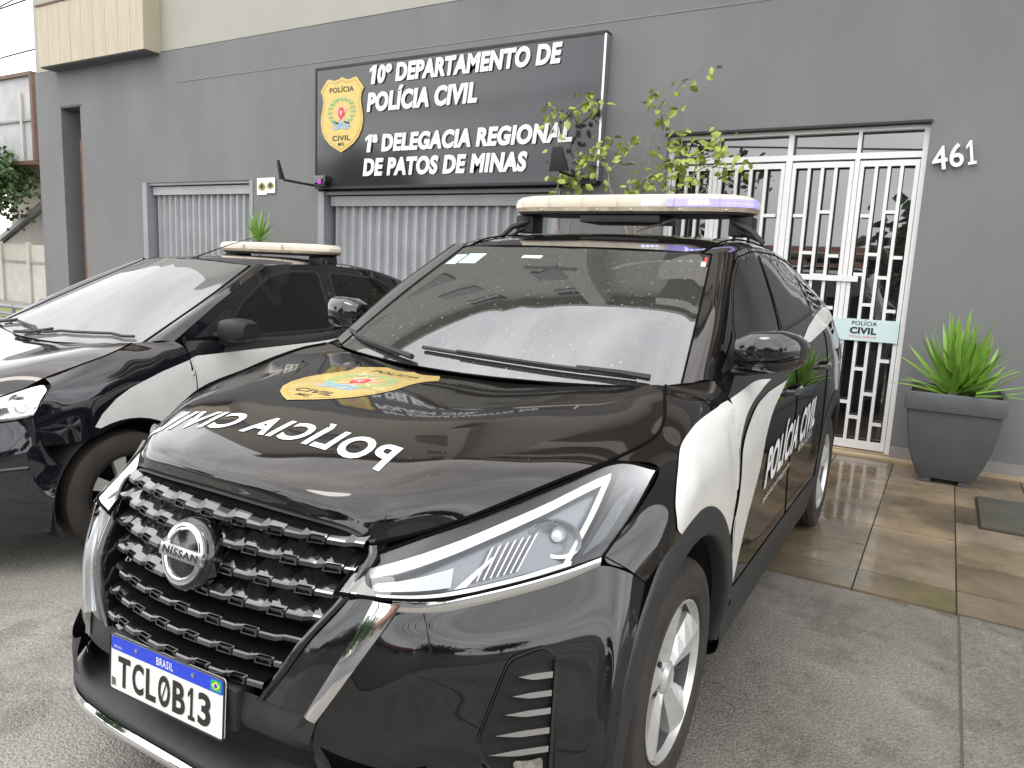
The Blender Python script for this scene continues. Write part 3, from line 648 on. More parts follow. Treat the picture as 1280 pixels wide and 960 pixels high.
# ---- thin leafy shrub against the wall behind the car
def leafy(mb,p,n,spread,size,r):
    for i in range(n):
        c=Vector(p)+Vector((r.gauss(0,spread),r.gauss(0,spread*.8),r.gauss(-.02,spread))); d=Vector((r.uniform(-1,1),r.uniform(-1,1),r.uniform(-1.1,.15))).normalized(); s=d.cross(Vector((r.uniform(-1,1),r.uniform(-1,1),r.uniform(-1,1)))).normalized(); nn=d.cross(s); l=size*r.uniform(.6,1.25)
        mb.grid([[c,c,c],[c+d*l*.35-s*l*.30+nn*l*.06,c+d*l*.38,c+d*l*.35+s*l*.30+nn*l*.06],[c+d*l*.72-s*l*.2+nn*l*.04,c+d*l*.75-nn*l*.03,c+d*l*.72+s*l*.2+nn*l*.04],[c+d*l,c+d*l,c+d*l]])
def shrub(label,br,x,y,seed,pot):
    t=thing('wall_shrub',label,'shrub',(x,y,0)); r=random.Random(seed); st=MB(); lf=MB()
    for P,dens in br:
        pts=[Vector((a-x,r.uniform(-.06,.06),b)) for a,b in P]; rs=[.010-.0075*i/(len(pts)-1) for i in range(len(pts))]
        Q=cr(pts,len(pts)*4); st.tube(Q,list(np.linspace(.0085 if dens>0 else .007,.0025,len(Q))),6)
        for i,p in enumerate(pts[1:],1):
            k=dens*(1.6 if i==len(pts)-1 else .75); leafy(lf,p,int(k*r.uniform(.55,1.0)),.058,.082,r)
            if i>1:
                q=(pts[i-1]+p)/2; leafy(lf,q,int(dens*.22),.045,.07,r)
    st.tube([(0,0,.35),(.03,0,.9),(0,.02,1.4),(-.1,0,1.75)],.016).build('stems',M['stem'],t,True); lf.build('leaves',M['leaf'],t,False,fix=False)
    return t
shrub('tall thin shrub with bare twigs and sparse leaves rising between sign and entrance',[([(-1.0,1.5),(-1.12,2.09),(-1.1,2.19),(-1.03,2.35),(-.93,2.58),(-.89,2.77),(-.81,2.93),(-.69,3.01),(-.59,3.07)],6),([(-.89,2.6),(-.9,2.74),(-.96,2.84),(-1.0,2.9)],10),([(-1.0,1.5),(-1.31,2.09),(-1.36,2.26),(-1.49,2.4),(-1.57,2.44)],9),([(-1.36,2.26),(-1.25,2.33),(-1.23,2.46),(-1.16,2.53)],9),([(-1.0,1.5),(-1.05,2.09),(-.95,2.22),(-.82,2.31),(-.72,2.44),(-.74,2.56)],18),([(-.82,2.31),(-.64,2.36),(-.45,2.37),(-.39,2.48)],15),([(-1,1.5),(-.8,2.08),(-.7,2.11),(-.5,2.27),(-.3,2.26),(-.21,2.3)],11),([(-1.0,1.6),(-1.1,2.1),(-.78,2.25),(-.6,2.2),(-.55,2.4)],14)],-1.05,4.40,4,0)
shrub('smaller shrub with yellow-green leaves in front of the right end of the sign',[([(-1.8,1.5),(-1.87,2.06),(-1.8,2.27),(-1.92,2.53),(-1.87,2.73),(-1.98,2.88)],10),([(-1.87,2.73),(-1.75,2.83),(-1.6,2.9)],16),([(-1.75,1.5),(-1.68,2.09),(-1.66,2.2),(-1.8,2.27)],12),([(-1.75,1.6),(-1.66,2.15),(-1.55,2.38),(-1.45,2.5)],12)],-1.76,4.42,9,0)
for x,y in ((-1.05,4.40),(-1.76,4.42)):
    t=thing('flower_pot','round grey pot by the wall under the '+('tall thin' if x>-1.4 else 'smaller yellow-green')+' shrub','pot',(x,y,0),0)
    MB().lathe([(0,.012),(.14,.012),(.20,.36),(.215,.36),(.215,.40),(.19,.40),(.185,.34),(0,.34)],24,lambda a,b,h:(a,b,h)).build('pot',M['planter'],t,True)
dc=thing('dracaena','small spiky green dracaena by the wall behind the left car','plant',(-5.77,4.30,1.55))
m_=MB(); rosette(m_,(0,0,0),34,.31,8,.017,5,85); m_.build('leaves',M['yucca'],dc,True,fix=False); MB().tube([(0,0,-1.75),(.02,0,-.9),(0,0,.05)],.025).build('stem',M['bark'],dc)

# ================================================================== left background
def tree(label,x,y,z0,h,r,n,seed,leafsize=.22,group=None):
    t=thing('tree',label,'tree',(x,y,z0),0,group); R_=random.Random(seed); tr=MB(); tr.tube([(0,0,0),(.05,0,h*.3),(0,.1,h*.55)],[.16*h/5,.12*h/5,.08*h/5])
    for i in range(7):
        a=i*.9; tr.tube([(0,0,h*(.3+.03*i)),(math.cos(a)*r*.4,math.sin(a)*r*.4,h*.6),(math.cos(a)*r*.8,math.sin(a)*r*.8,h*.78)],[.06*h/5,.04*h/5,.015])
    tr.build('trunk',M['bark'],t); lf=MB(); cl=[]
    for i in range(26):
        a=R_.uniform(0,6.28); e=R_.uniform(-.5,1.2); d=R_.uniform(.45,1); cl.append(Vector((math.cos(a)*math.cos(e)*r*d,math.sin(a)*math.cos(e)*r*d,h*.66+math.sin(e)*h*.32*d)))
    for i in range(n): leafy(lf,R_.choice(cl),1,r*.22,leafsize,R_)
    lf.build('crown',M['treeleaf'],t,False,fix=False); return t
nb=thing('neighbour_building','weathered grey panelled upper storey at the left picture edge','building',(-30,14,-.6))
at_(nb,MB().box((-36,12.05,4.25),(-25.85,20,7.0)),'upper_storey',M['greypanel'])
at_(nb,MB().box((-36,11.95,4.12),(-25.75,20,4.25)).box((-36,11.95,7.0),(-25.75,20,7.12)).box((-25.85,11.95,4.25),(-25.70,12.2,7.0)),'edge_trim',M['brownframe'])
at_(nb,MB().box((-36,11.99,5.55),(-25.9,12.05,5.62)),'panel_strip',M['skirt']); at_(nb,MB().box((-26.55,11.95,4.3),(-26.45,11.985,6.5)),'drain_pipe',M['cream'])
at_(nb,MB().box((-25.7,13.5,-.6),(-24.6,20,6.7)),'side_wall',M['greypanel'])
at_(nb,MB().box((-36,16,-.6),(-30,20,4.1)),'ground_floor',M['housewall'])
gb=thing('gable_shed','pale gabled shed with an orange patch behind the left wall','shed',(-27,13.4,-.6))
at_(gb,MB().prism([(-33,-.6),(-25.0,-.6),(-25.0,3.9),(-33,.6)],lambda u,v,d:(u,13.3+d,v),3),'wall',M['cream'])
at_(gb,MB().prism([(-33.2,.6),(-24.9,4.02),(-24.9,4.2),(-33.2,.78)],lambda u,v,d:(u,13.1+d,v),3.4),'roof',M['greypanel'])
at_(gb,MB().box((-27.6,13.28,1.6),(-25.9,13.30,2.75)),'orange_patch',M['orange'])
bw=thing('boundary_wall','cream boundary wall with pilasters across the side street','wall',(-30,11.8,-.62))
at_(bw,MB().box((-42,11.8,-.65),(-23,11.95,1.42)),'wall',M['cream'])
for i in range(10): at_(bw,MB().box((-41+i*1.85,11.72,-.65),(-40.8+i*1.85,11.799,1.5)),'pilaster',M['cream'])
at_(bw,MB().box((-42,11.76,.78),(-23,11.798,.86)),'ledge',M['skirt'])
tree('dark green leafy tree in front of the grey neighbour building',-28.3,11.3,1.2,3.2,1.9,4200,2,.24)
b_=MB().box((-45,8.6,-.66),(-18,10.2,-.585)).build('grass_verge',M['grass']); b_['kind']='stuff'
b_=MB().box((-45,10.25,-.66),(-18,11.7,-.58)).build('pavement',M['skirt']); struct(b_)
rl=thing('guard_rail','low grey tubular guard rail at the building corner','railing',(-13,5.3,-.5))
for z in (.02,.16): at_(rl,MB().tube([(-17,5.3,z+.06),(-12.4,5.3,z+.09)],.035),'rail',M['steel'])
for x in (-15.2,-13.65,-12.5): at_(rl,MB().tube([(x,5.3,-.65),(x,5.3,.28)],.035),'post',M['steel'])
for k,(z0,z1) in enumerate(((11.3,12.0),(10.0,10.4),(9.0,9.4),(12.0,15.5))):
    o=MB().tube([(-60,16+k,z0),(-45,16+k,(z0*.6+z1*.4)-.35),(-25,16+k,z1)],.035,5).build('power_line',M['wire']); tag(o,('highest','second','third','steepest')[k]+' thin power line against the white sky at far left','power line','power lines at far left')

# ================================================================== across the street (seen in glass and paint)
hs=[(-16,-22,9,2.1,'low house with a clay tile roof and cream walls'),(-4,-23,8,1.9,'middle house with a clay tile roof across the street'),(8,-22,9,2.2,'taller house with a tiled roof facing the entrance'),(20,-23,9,2.4,'right-hand tiled house far along the street')]
for x,y,wd,h,lab in hs:
    t=thing('house',lab,'house',(x,y,0),0,'houses across the street')
    MB().box((-wd/2,-4,-.5),(wd/2,0,h)).build('wall',M['housewall'],t)
    MB().prism([(-4.6,h-.1),(.7,h-.1),(-2,h+1.1)],lambda u,v,d:(-wd/2-.4+d,u,v),wd+.8).build('roof',M['tile'],t)
    for k in range(3):
        f=MB().box((-wd/2+1+k*2.6,.0,0.7),(-wd/2+2.3+k*2.6,.06,1.6)).build('window',M['windowdark'],t)
    MB().box((-.5,.0,-.2),(.5,.05,1.75)).build('door',M['brownframe'],t)
for x,y,h,s in ((-24,-17,6.5,21),(-10.5,-17.5,4.6,22),(2,-18,3.6,23),(15,-17.2,4.2,24),(27,-17,6,25)):
    tree('street tree across the road, number by its place between the houses' if 0 else {21:'tall street tree at the far left across the road',22:'street tree left of the middle house',23:'street tree right of the middle house',24:'short street tree before the taller house',25:'tallest street tree at the far right across the road'}[s],x,y,0,h,3.0,1500,s,.6,'trees across the street')
b_=MB().box((-120,-14,-.6),(120,-13.2,.12)).build('far_kerb',M['skirt']); struct(b_)
for x,lab in ((-7,'utility pole left across the street'),(11,'utility pole right across the street')):
    t=thing('utility_pole',lab,'utility pole',(x,-13.6,0),0,'utility poles across the street')
    MB().tube([(0,0,-.2),(0,0,8.5)],[.16,.11],10).build('pole',M['skirt'],t); MB().box((-1,-.06,7.7),(1,.06,7.85)).build('crossarm',M['brownframe'],t)
for k,z in enumerate((5.2,5.7,6.3,7.9,7.92)):
    yy=-13.6+(.5 if k==3 else -.3 if k==4 else .15)
    o=MB().tube([(-90,yy,z)]+[(x,yy,z-.5*(1 if i%2 else 0)) for i,x in enumerate((-25,-16,-7,2,11,20,29))]+[(90,yy,z)],.03,5).build('street_cable',M['wire']); tag(o,('lowest','second lowest','middle','front upper','back upper')[k]+' cable strung between the poles across the street','cable','cables across the street')
# ================================================================== the police SUV
car=thing('police_suv','black police SUV with mirrored white lettering and gold shield on its bonnet','police car',(0,0,0))
P=M['paint']; AR=.465; WZ=.322; WB=2.615
GAPS=[]
def gapline(pts,r=.0032,n=40,sym=True):
    Q=cr(pts,n)
    GAPS.append((Q,r)); GAPS.append(([(-x,y,z) for x,y,z in Q],r))
# --- bonnet
E_=[(.405,-.682,.803),(.48,-.60,.822),(.56,-.512,.857),(.665,-.355,.912),(.735,-.215,.945),(.772,-.03,.975),(.756,.080,1.010),(.715,.19,1.045),(.685,.285,1.060)]
hood_rows=[
 [(0,-.748,.862),(.14,-.743,.859),(.27,-.728,.851),(.345,-.708,.841),(.385,-.692,.826),E_[0]],
 [(0,-.752,.892),(.15,-.742,.890),(.29,-.716,.880),(.38,-.678,.870),(.44,-.64,.856),E_[1]],
 [(0,-.715,.921),(.16,-.705,.920),(.32,-.668,.912),(.42,-.61,.911),(.50,-.555,.894),E_[2]],
 [(0,-.58,.962),(.17,-.57,.962),(.35,-.52,.960),(.47,-.47,.957),(.58,-.41,.937),E_[3]],
 [(0,-.38,.994),(.18,-.37,.994),(.37,-.33,.995),(.50,-.29,.985),(.64,-.25,.966),E_[4]],
 [(0,-.16,1.009),(.2,-.15,1.009),(.40,-.13,1.014),(.54,-.10,1.007),(.69,-.06,.993),E_[5]],
 [(0,.02,1.014),(.2,.03,1.014),(.43,.05,1.025),(.56,.07,1.025),(.69,.08,1.019),E_[6]],
 [(0,.13,1.014),(.2,.14,1.014),(.44,.16,1.03),(.57,.18,1.036),(.66,.19,1.044),E_[7]],
 [(0,.215,1.014),(.2,.22,1.016),(.44,.25,1.032),(.56,.27,1.042),(.64,.28,1.058),E_[8]]]
hood=full('bonnet',hood_rows,40,56,P,car)
dg=bpy.context.evaluated_depsgraph_get()
def bvh_of(o):
    me=o.data; return BVHTree.FromPolygons([v.co.copy() for v in me.vertices],[tuple(p.vertices) for p in me.polygons])
hb=bvh_of(hood)
def on_hood(x,y,h=.0015):
    p,nn,i,d=hb.ray_cast(Vector((x,y,3)),Vector((0,0,-1)))
    if p is None: p,nn,i,d=hb.find_nearest(Vector((x,y,.95)))
    if nn.z<0: nn=-nn
    return p+nn*h
gapline([(x,y,z+.001) for x,y,z in E_],.0045)
# --- windscreen, cowl, pillars
WBs=[(0,.225,1.028),(.18,.233,1.030),(.36,.262,1.034),(.54,.312,1.040),(.64,.35,1.044),(.700,.385,1.048)]
WM=[(0,.60,1.272),(.17,.607,1.272),(.34,.628,1.27),(.50,.662,1.268),(.59,.69,1.267),(.640,.712,1.266)]
WT=[(0,.972,1.478),(.155,.977,1.478),(.30,.990,1.477),(.44,1.008,1.474),(.53,1.026,1.471),(.574,1.040,1.468)]
full('windscreen',[WBs,WM,WT],30,24,M['wind'],car)
full('cowl',[[(p[0]*.985,p[1]-.012,p[2]-.022) for p in hood_rows[8]],[(0,.235,1.0),(.2,.243,1.0),(.4,.275,1.008),(.55,.32,1.02),(.66,.36,1.03),(.71,.40,1.036)]],24,4,M['matte'],car)
OUT=[(.775,.47,1.067),(.725,.72,1.262),(.652,1.06,1.472)]
rows=[]
for t in np.linspace(0,1,7):
    a=cr([WBs[-1],WM[-1],WT[-1]],7)[int(round(t*6))]; c=cr(OUT,7)[int(round(t*6))]; m_=(a+c)/2+np.array([.012,-.012,.012]); rows.append([tuple(a),tuple(m_),tuple(c)])
both('windscreen_pillar',rows,8,20,P,car)
gapline([p for p in cr([WBs[-1],WM[-1],WT[-1]],9)],.004)
gapline([(x+.003,y,z) for x,y,z in cr(OUT,9)],.0028)
# black band round the edge of the glass, under it
def ws(u,v,off=-.004):
    a=cr(WBs,41);b=cr(WM,41);c=cr(WT,41); s=1 if u>=0 else -1; i=abs(u)*40; k=min(int(i),39); f=i-k
    q=[r[k]*(1-f)+r[k+1]*f for r in (a,b,c)]; p=cr(q,41); j=v*40; k2=min(int(j),39); p=p[k2]*(1-(j-k2))+p[k2+1]*(j-k2)
    return Vector((s*p[0],p[1]-off*.5,p[2]+off*.85))
def wsquads(name,qs,m,off=-.006,n=14):
    mb=MB()
    for u0,u1,v0,v1 in qs: mb.grid([[ws(u0+(u1-u0)*i/n,v0+(v1-v0)*j/4,off) for i in range(n+1)] for j in range(5)])
    return mb.build(name,m,car,True,fix=False)
wsquads('glass_border',[(-1,1,0,.07),(-1,1,.955,1),(-1,-.95,.07,.955),(.95,1,.07,.955)],M['dark'])
wsquads('paper_permit',[(-.83,-.66,.79,.90),(-.64,-.49,.80,.91)],mat('pale_blue_paper',(.50,.66,.68),.5),.0012)
wsquads('toll_tag',[(-.22,-.10,.87,.90)],M['plate_white'],.0012)
wsquads('inspection_sticker',[(.86,.94,.875,.915)],M['plate_white'],.0015)
wsquads('red_sticker',[(.90,.95,.92,.965)],M['red'],.0015)
# --- roof
RL=[(.652,1.06,1.474),(.648,1.2,1.496),(.643,1.4,1.514),(.640,1.7,1.517),(.632,2.1,1.495),(.622,2.5,1.452),(.60,2.85,1.40)]
RC=[.972,1.14,1.36,1.7,2.1,2.52,2.95]; RZ=[1.480,1.520,1.556,1.575,1.566,1.535,1.485]
RZ[0]=1.4785
rr=[]
for (x,y,z),yc,zc in zip(RL,RC,RZ):
    rr.append([(0,yc,zc),(.2,yc+.005,zc-.002),(.40,yc+(y-yc)*.35,zc-(zc-z)*.22),(.53,yc+(y-yc)*.7,zc-(zc-z)*.48),(.60,yc+(y-yc)*.9,z+.016),(x,y,z)])
rr[0]=WT[:-1]+[(.578,1.040,1.4685)]; rr[0].append((.652,1.06,1.474)); rr[0]=[rr[0][i] for i in (0,1,2,3,5,6)]
full('roof',rr,34,40,P,car)
gapline([(.535,1.03,1.473),(.548,1.2,1.5165),(.55,1.5,1.5485),(.548,2.0,1.5445),(.54,2.6,1.493)],.004)
gapline([(0,.968,1.4785),(.3,.986,1.4775),(.574,1.036,1.469)],.0035)
# --- side body
ST=[(-.30,[(.25,.872),(.5,.884),(.68,.878),(.80,.85),(.90,.80),(.94,.75)]),
 (-.05,[(.25,.88),(.5,.89),(.75,.887),(.87,.868),(.935,.82),(.97,.77)]),
 (.10,[(.25,.88),(.5,.89),(.78,.887),(.90,.868),(.97,.825),(1.015,.75)]),
 (.28,[(.25,.872),(.5,.889),(.8,.886),(.93,.865),(1.0,.828),(1.055,.74)]),
 (.46,[(.25,.858),(.45,.888),(.8,.884),(.93,.868),(1.01,.838),(1.067,.775),(1.2,.735)]),
 (.9,[(.25,.852),(.42,.885),(.58,.880),(.85,.884),(.97,.868),(1.05,.838),(1.105,.795),(1.25,.74),(1.39,.682)]),
 (1.35,[(.25,.85),(.42,.884),(.58,.878),(.88,.884),(1.0,.872),(1.09,.845),(1.16,.788),(1.32,.728),(1.46,.667),(1.515,.643)]),
 (1.9,[(.25,.85),(.42,.884),(.58,.880),(.90,.886),(1.02,.876),(1.12,.848),(1.20,.785),(1.33,.732),(1.45,.668),(1.507,.636)]),
 (2.3,[(.25,.852),(.42,.886),(.7,.890),(.92,.886),(1.04,.872),(1.14,.842),(1.23,.778),(1.34,.725),(1.43,.668),(1.476,.628)]),
 (2.7,[(.25,.85),(.42,.882),(.7,.888),(.92,.88),(1.06,.856),(1.16,.822),(1.25,.765),(1.33,.71),(1.38,.66),(1.425,.612)]),
 (3.0,[(.25,.825),(.42,.855),(.7,.862),(.92,.855),(1.06,.826),(1.16,.79),(1.25,.735),(1.32,.67),(1.37,.59)]),
 (3.3,[(.25,.74),(.42,.78),(.7,.79),(.92,.78),(1.06,.745),(1.2,.69),(1.3,.6)])]
sx_=sidefn(ST)
_c={}
def sx(y,z):
    k=(round(y,4),round(z,4))
    if k not in _c: _c[k]=sx_(y,z)
    return _c[k]
def side(y,z,h=0): return (sx(y,z)+h,y,z)
F0=[(.868,-.30,.705),(.842,-.345,.745),(.803,-.385,.778),(.826,-.26,.855),(.824,-.135,.926),(.745,-.208,.946)]
fcols=[F0,
 [(.8875,-.15,.763),(.886,-.14,.80),(.880,-.12,.84),(.866,-.08,.885),(.832,-.035,.938),E_[5]],
 [(.888,.08,.781),(.886,.085,.83),(.880,.09,.88),(.862,.095,.93),(.825,.09,.978),E_[6]],
 [(.888,.28,.693),(.887,.28,.79),(.880,.28,.88),(.860,.285,.95),(.818,.28,1.01),E_[7]],
 [(.888,.355,.623),(.887,.355,.74),(.880,.355,.85),(.862,.36,.94),(.83,.37,1.008),E_[8]],
 [(.8885,.44,.466),(.885,.43,.66),(.881,.43,.82),(.866,.43,.93),(.838,.445,1.008),(.777,.468,1.066)]]
both('front_fender',fcols,30,40,P,car,True)
both('cowl_corner',[[E_[8],(.71,.33,1.062),(.745,.40,1.064),(.777,.468,1.066)],[WBs[4],(.69,.36,1.05),(.715,.40,1.054),(.777,.472,1.0665)]],10,4,P,car)
def belt(y): return pchip([.44,.9,1.35,1.9,2.3,2.7,3.0],[1.062,1.105,1.16,1.20,1.23,1.25,1.25],y)
def arch(y,y0,r=AR): 
    d=r*r-(y-y0)**2; return WZ+math.sqrt(d) if d>0 else 0
def g1(z): return .435+max(0,z-.95)*.28
def g2(z): return 1.375+max(0,z-1.0)*.10
def g3(z):
    b=2.19+max(0,z-.95)*.2
    d=AR**2-(z-WZ)**2
    return min(b, WB-math.sqrt(d)-.004) if d>0 else b
def yend(z): return pchip([.25,.6,.95,1.2,1.32],[3.22,3.30,3.30,3.18,3.08],z)
def panel(name,ya,yb,za,zb,m,ny=26,nz=30,h=0):
    G=[]
    for i in range(ny+1):
        s=i/ny; col=[]
        for j in range(nz+1):
            t=j/nz; ym=.5*(ya(.7)+yb(.7)); 
            y=ya(za(ym))*(1-s)+yb(za(ym))*s
            z=za(y)*(1-t)+zb(y)*t
            y=ya(z)*(1-s)+yb(z)*s; z=za(y)*(1-t)+zb(y)*t; y=ya(z)*(1-s)+yb(z)*s
            col.append(side(y,z,h))
        G.append(col)
    a=MB().grid(G,True).build(name,m,car,True,fix=False); b=MB().grid(mir(G),False).build(name,m,car,True,fix=False)
    return a,b
panel('front_door',g1,g2,lambda y:.30,belt,P)
panel('rear_door',g2,g3,lambda y:.30,belt,P)
panel('rear_quarter',g3,yend,lambda y:max(arch(y,WB),.30),belt,P,40,24)
gapline([side(g1(z),z,.0) for z in np.linspace(.33,1.06,24)],.0034)
gapline([side(g2(z),z,.0) for z in np.linspace(.33,1.16,24)],.0034)
gapline([side(g3(z),z,.0) for z in np.linspace(.33,1.2,24)],.0034)
# sill
both('sill_cladding',[[side(y,.335,.004),side(y,.27,.012),(sx(y,.25)+.004,y,.20),(sx(y,.25)-.06,y,.17)] for y in np.linspace(.44,2.17,12)],12,24,M['cladding'],car,False)
both('door_cladding',[[side(y,.41,.0025),side(y,.38,.012),side(y,.33,.012)] for y in np.linspace(.46,2.16,12)],8,24,M['cladding'],car,False)
# greenhouse
rail_y=[r[1] for r in RL]; rail_z=[r[2] for r in RL]
def rail(y):
    a=pchip([.47,.72,1.06],[1.067,1.262,1.472],y) if y<1.06 else 9
    return min(a,pchip(rail_y+[3.05],rail_z+[1.34],y))
def railx(y): return pchip([.47,.72]+rail_y+[3.05],[.775,.725]+[r[0] for r in RL]+[.57],y)
def ghx(y,z):
    zb,zr=belt(y),rail(y); t=min(max((z-zb)/max(zr-zb,1e-3),0),1); xb=sx(y,zb); xr=railx(y)
    return xb+(xr-xb)*(t**1.15)
GH=[]
for y in np.concatenate([np.linspace(.475,1.06,16),np.linspace(1.1,3.05,34)]):
    zb=belt(y); zr=rail(y); GH.append([(ghx(y,zb+(zr-zb)*t),y,zb+(zr-zb)*t) for t in np.linspace(0,1,14)])
MB().grid(GH,True).build('window_frame',P,car,True,fix=False); MB().grid(mir(GH)).build('window_frame',P,car,True,fix=False)
def sidepoly(name,pts,m,h,surf=ghx,step=.05,parent=None,mirror=True,smooth=True):
    for s in ((1,-1) if mirror else (1,)):
        o=drape(name,flatmesh([pts]),lambda u,v:Vector((s*(surf(u,v)+h),u,v)),m,parent or car,step,smooth,flip=(s<0))
    return o
def rc(P_,r=.03,n=4):
    """round the corners of a polygon"""
    out=[]; k=len(P_)
    for i in range(k):
        a,b,c=Vector(P_[i-1]),Vector(P_[i]),Vector(P_[(i+1)%k]); d1=(a-b); d2=(c-b); q=min(r,d1.length*.45,d2.length*.45); p=b+d1.normalized()*q; s=b+d2.normalized()*q
        for j in range(n+1):
            t=j/n; out.append(tuple(p*(1-t)**2+b*2*t*(1-t)+s*t*t))
    return out
W1=rc([(.70,1.105),(1.325,1.172),(1.345,1.475),(1.19,1.468),(1.085,1.452),(.93,1.352),(.78,1.238)],.03)
W2=rc([(1.425,1.182),(2.10,1.222),(2.17,1.30),(2.02,1.455),(1.445,1.478)],.035)
W3=rc([(2.20,1.235),(2.62,1.262),(2.40,1.39),(2.22,1.41)],.03)
M['sash']=mat('satin_black_sash',(.02,.02,.021),.35,coat=.3)
for wp,k in ((W1,1.05),(W2,1.05),(W3,1.06)):
    c=Vector((sum(p[0] for p in wp)/len(wp),sum(p[1] for p in wp)/len(wp)))
    sidepoly('window_seal',[tuple(c+(Vector(p)-c)*k+ (Vector(p)-c).normalized()*.008) for p in wp],M['sash'],.0012)
    sidepoly('side_window',wp,M['tint'],.0035)
sidepoly('mirror_sail',rc([(.52,1.085),(.69,1.10),(.75,1.215),(.70,1.18)],.012),M['matte'],.004)
gapline([(ghx(y,rail(y)-.018)+.001,y,rail(y)-.018) for y in np.linspace(.62,2.5,26)],.0028)
gapline([(ghx(1.385+.05*t,1.16+.32*t)+.001,1.385+.05*t,1.16+.32*t) for t in np.linspace(0,1,8)],.003)
for s in (-1,1):
    MB().tube([(s*(ghx(y,belt(y)+.008)+.004),y,belt(y)+.008) for y in np.linspace(.72,2.2,24)],.008,8).build('waist_moulding',M['matte'],car,True)
# rear end (closed off)
zs=[.25,.45,.7,.92,1.06,1.16,1.25]
rows=[]
for z in zs+[1.32]:
    y=yend(z); x=ghx(min(y,3.04),z) if z>1.26 else sx(y,z)
    rows.append([(0,y+.20-.09*(z>1),z),(.4*x/.7,y+.19-.09*(z>1),z),(.75*x,y+.14-.06*(z>1),z),(.93*x,y+.06,z),(x,y,z)])
full('tailgate',rows,24,24,P,car,True)
full('rear_window',[[(0,3.30,1.24),(.3,3.29,1.24),(.55,3.22,1.24),(.70,3.07,1.25)],[(0,3.0,1.478),(.3,2.98,1.47),(.5,2.93,1.44),(.605,2.86,1.40)]],20,10,M['tint'],car,True)
both('tail_lamp',[[(sx(y,z)+.006,y,z) for y in np.linspace(3.0,3.28,6)] for z in np.linspace(.93,1.06,5)],12,10,mat('tail_lamp_red',(.35,.01,.015),.1,coat=1),car)
full('rear_bumper',[[(0,3.44,z),(.5,3.42,z),(.72,3.34,z),(.80,3.22,z)] for z in (.22,.4,.52)],20,8,M['cladding'],car,True)
# --- wheel arches: cladding, liners
for y0,fr in ((0,1),(WB,0)):
    a0=-8 if fr else -5; a1=188 if fr else 185
    rows=[]
    for a in np.linspace(rad(a0),rad(a1),44):
        # a measured from rear to front over the top
        def pt(r,h):
            y=y0+math.cos(a)*r; z=WZ+math.sin(a)*r
            yy=max(y,-.48) if fr else y
            x=min(sx(max(yy,-.30),min(max(z,.25),.86)),.8905)
            if fr and y<-.30: x-= (-.30-y)*.06
            return (x+h,y,z)
        rows.append([pt(AR+.006,.001),pt(AR+.002,.0075),pt(AR-.03,.012),pt(AR-.055,.013),pt(AR-.068,.010),pt(AR-.075,-.002),pt(AR-.078,-.035)])
    both('wheel_arch_cladding',rows,22,60,M['cladding'],car,True)
    rows=[]
    for a in np.linspace(rad(-9),rad(189),30):
        r=AR-.072; rows.append([(.865,y0+math.cos(a)*r,WZ+math.sin(a)*r),(.70,y0+math.cos(a)*r,WZ+math.sin(a)*r),(.45,y0+math.cos(a)*r,WZ+math.sin(a)*r)])
    both('wheel_housing',rows,6,40,M['dark'],car)
ub=MB().box((-.80,.40,.18),(.80,2.2,.30)).box((-.45,-.70,.20),(.45,3.35,.34)).box((-.72,-.55,.30),(.72,-.38,.62)).box((-.70,3.05,.22),(.70,3.2,.5)); ub.build('underbody',M['dark'],car)
MB().box((-.40,-.52,.34),(.40,.30,.78)).build('engine_bay',M['dark'],car)
# --- front bumper
B=[[(.507,-.722,.706),(.575,-.668,.706),(.655,-.572,.718),(.735,-.476,.738),(.796,-.402,.760),(.84,-.352,.742),F0[0]],
   [(.466,-.773,.625),(.565,-.718,.625),(.665,-.632,.628),(.755,-.535,.635),(.826,-.447,.645),(.86,-.415,.63),(.8795,-.377,.606)],
   [(.405,-.818,.505),(.53,-.758,.51),(.655,-.662,.51),(.758,-.556,.51),(.834,-.476,.51),(.872,-.462,.505),(.8835,-.432,.496)],
   [(.392,-.830,.43),(.53,-.770,.41),(.66,-.672,.385),(.765,-.568,.375),(.838,-.496,.37),(.872,-.49,.37),(.8845,-.464,.372)],
   [(.41,-.825,.36),(.53,-.760,.315),(.66,-.668,.285),(.76,-.575,.27),(.832,-.505,.265),(.865,-.49,.27),(.880,-.466,.275)]]
bump=both('front_bumper',B,44,36,P,car,True)
bb_=bvh_of(bump[0])
def on_bump(x,z,h=.0,y0=-1.6,dirv=None):
    d=Vector((-.45,.9,0)).normalized(); o=Vector((x,-.6,z))-d*1.5
    p,nn,i,dd=bb_.ray_cast(o,d)
    if p is None: p,nn,i,dd=bb_.find_nearest(Vector((x,-.6,z)))
    if nn.y>0: nn=-nn
    return p+nn*h, nn
# chrome V and strip under the headlamp
STR=[(.505,-.727,.716),(.575,-.668,.712),(.655,-.570,.723),(.735,-.473,.744),(.800,-.398,.770)]
def strip(name,a,b,h,m,n=30,mirror=True):
    """moulding between two 3d edges, raised by h"""
    A=cr(a,n);Bq=cr(b,n); rows=[]
    for p,q in zip(A,Bq):
        p=np.array(p);q=np.array(q); u=(p+q)/2; nn=np.array([u[0]*.55+1e-3,-1.0,.15]); nn/=np.linalg.norm(nn); rows.append([p-nn*.006,p+nn*h,(p+q)/2+nn*(h+.003),q+nn*h,q-nn*.006])
    G=[[tuple(x) for x in r] for r in rows]
    mb=MB().grid(G,True); o=mb.build(name,m,car,True,fix=False); o.data.set_sharp_from_angle(angle=rad(40))
    if mirror:
        o=MB().grid(mir(G)).build(name,m,car,True,fix=False); o.data.set_sharp_from_angle(angle=rad(40))
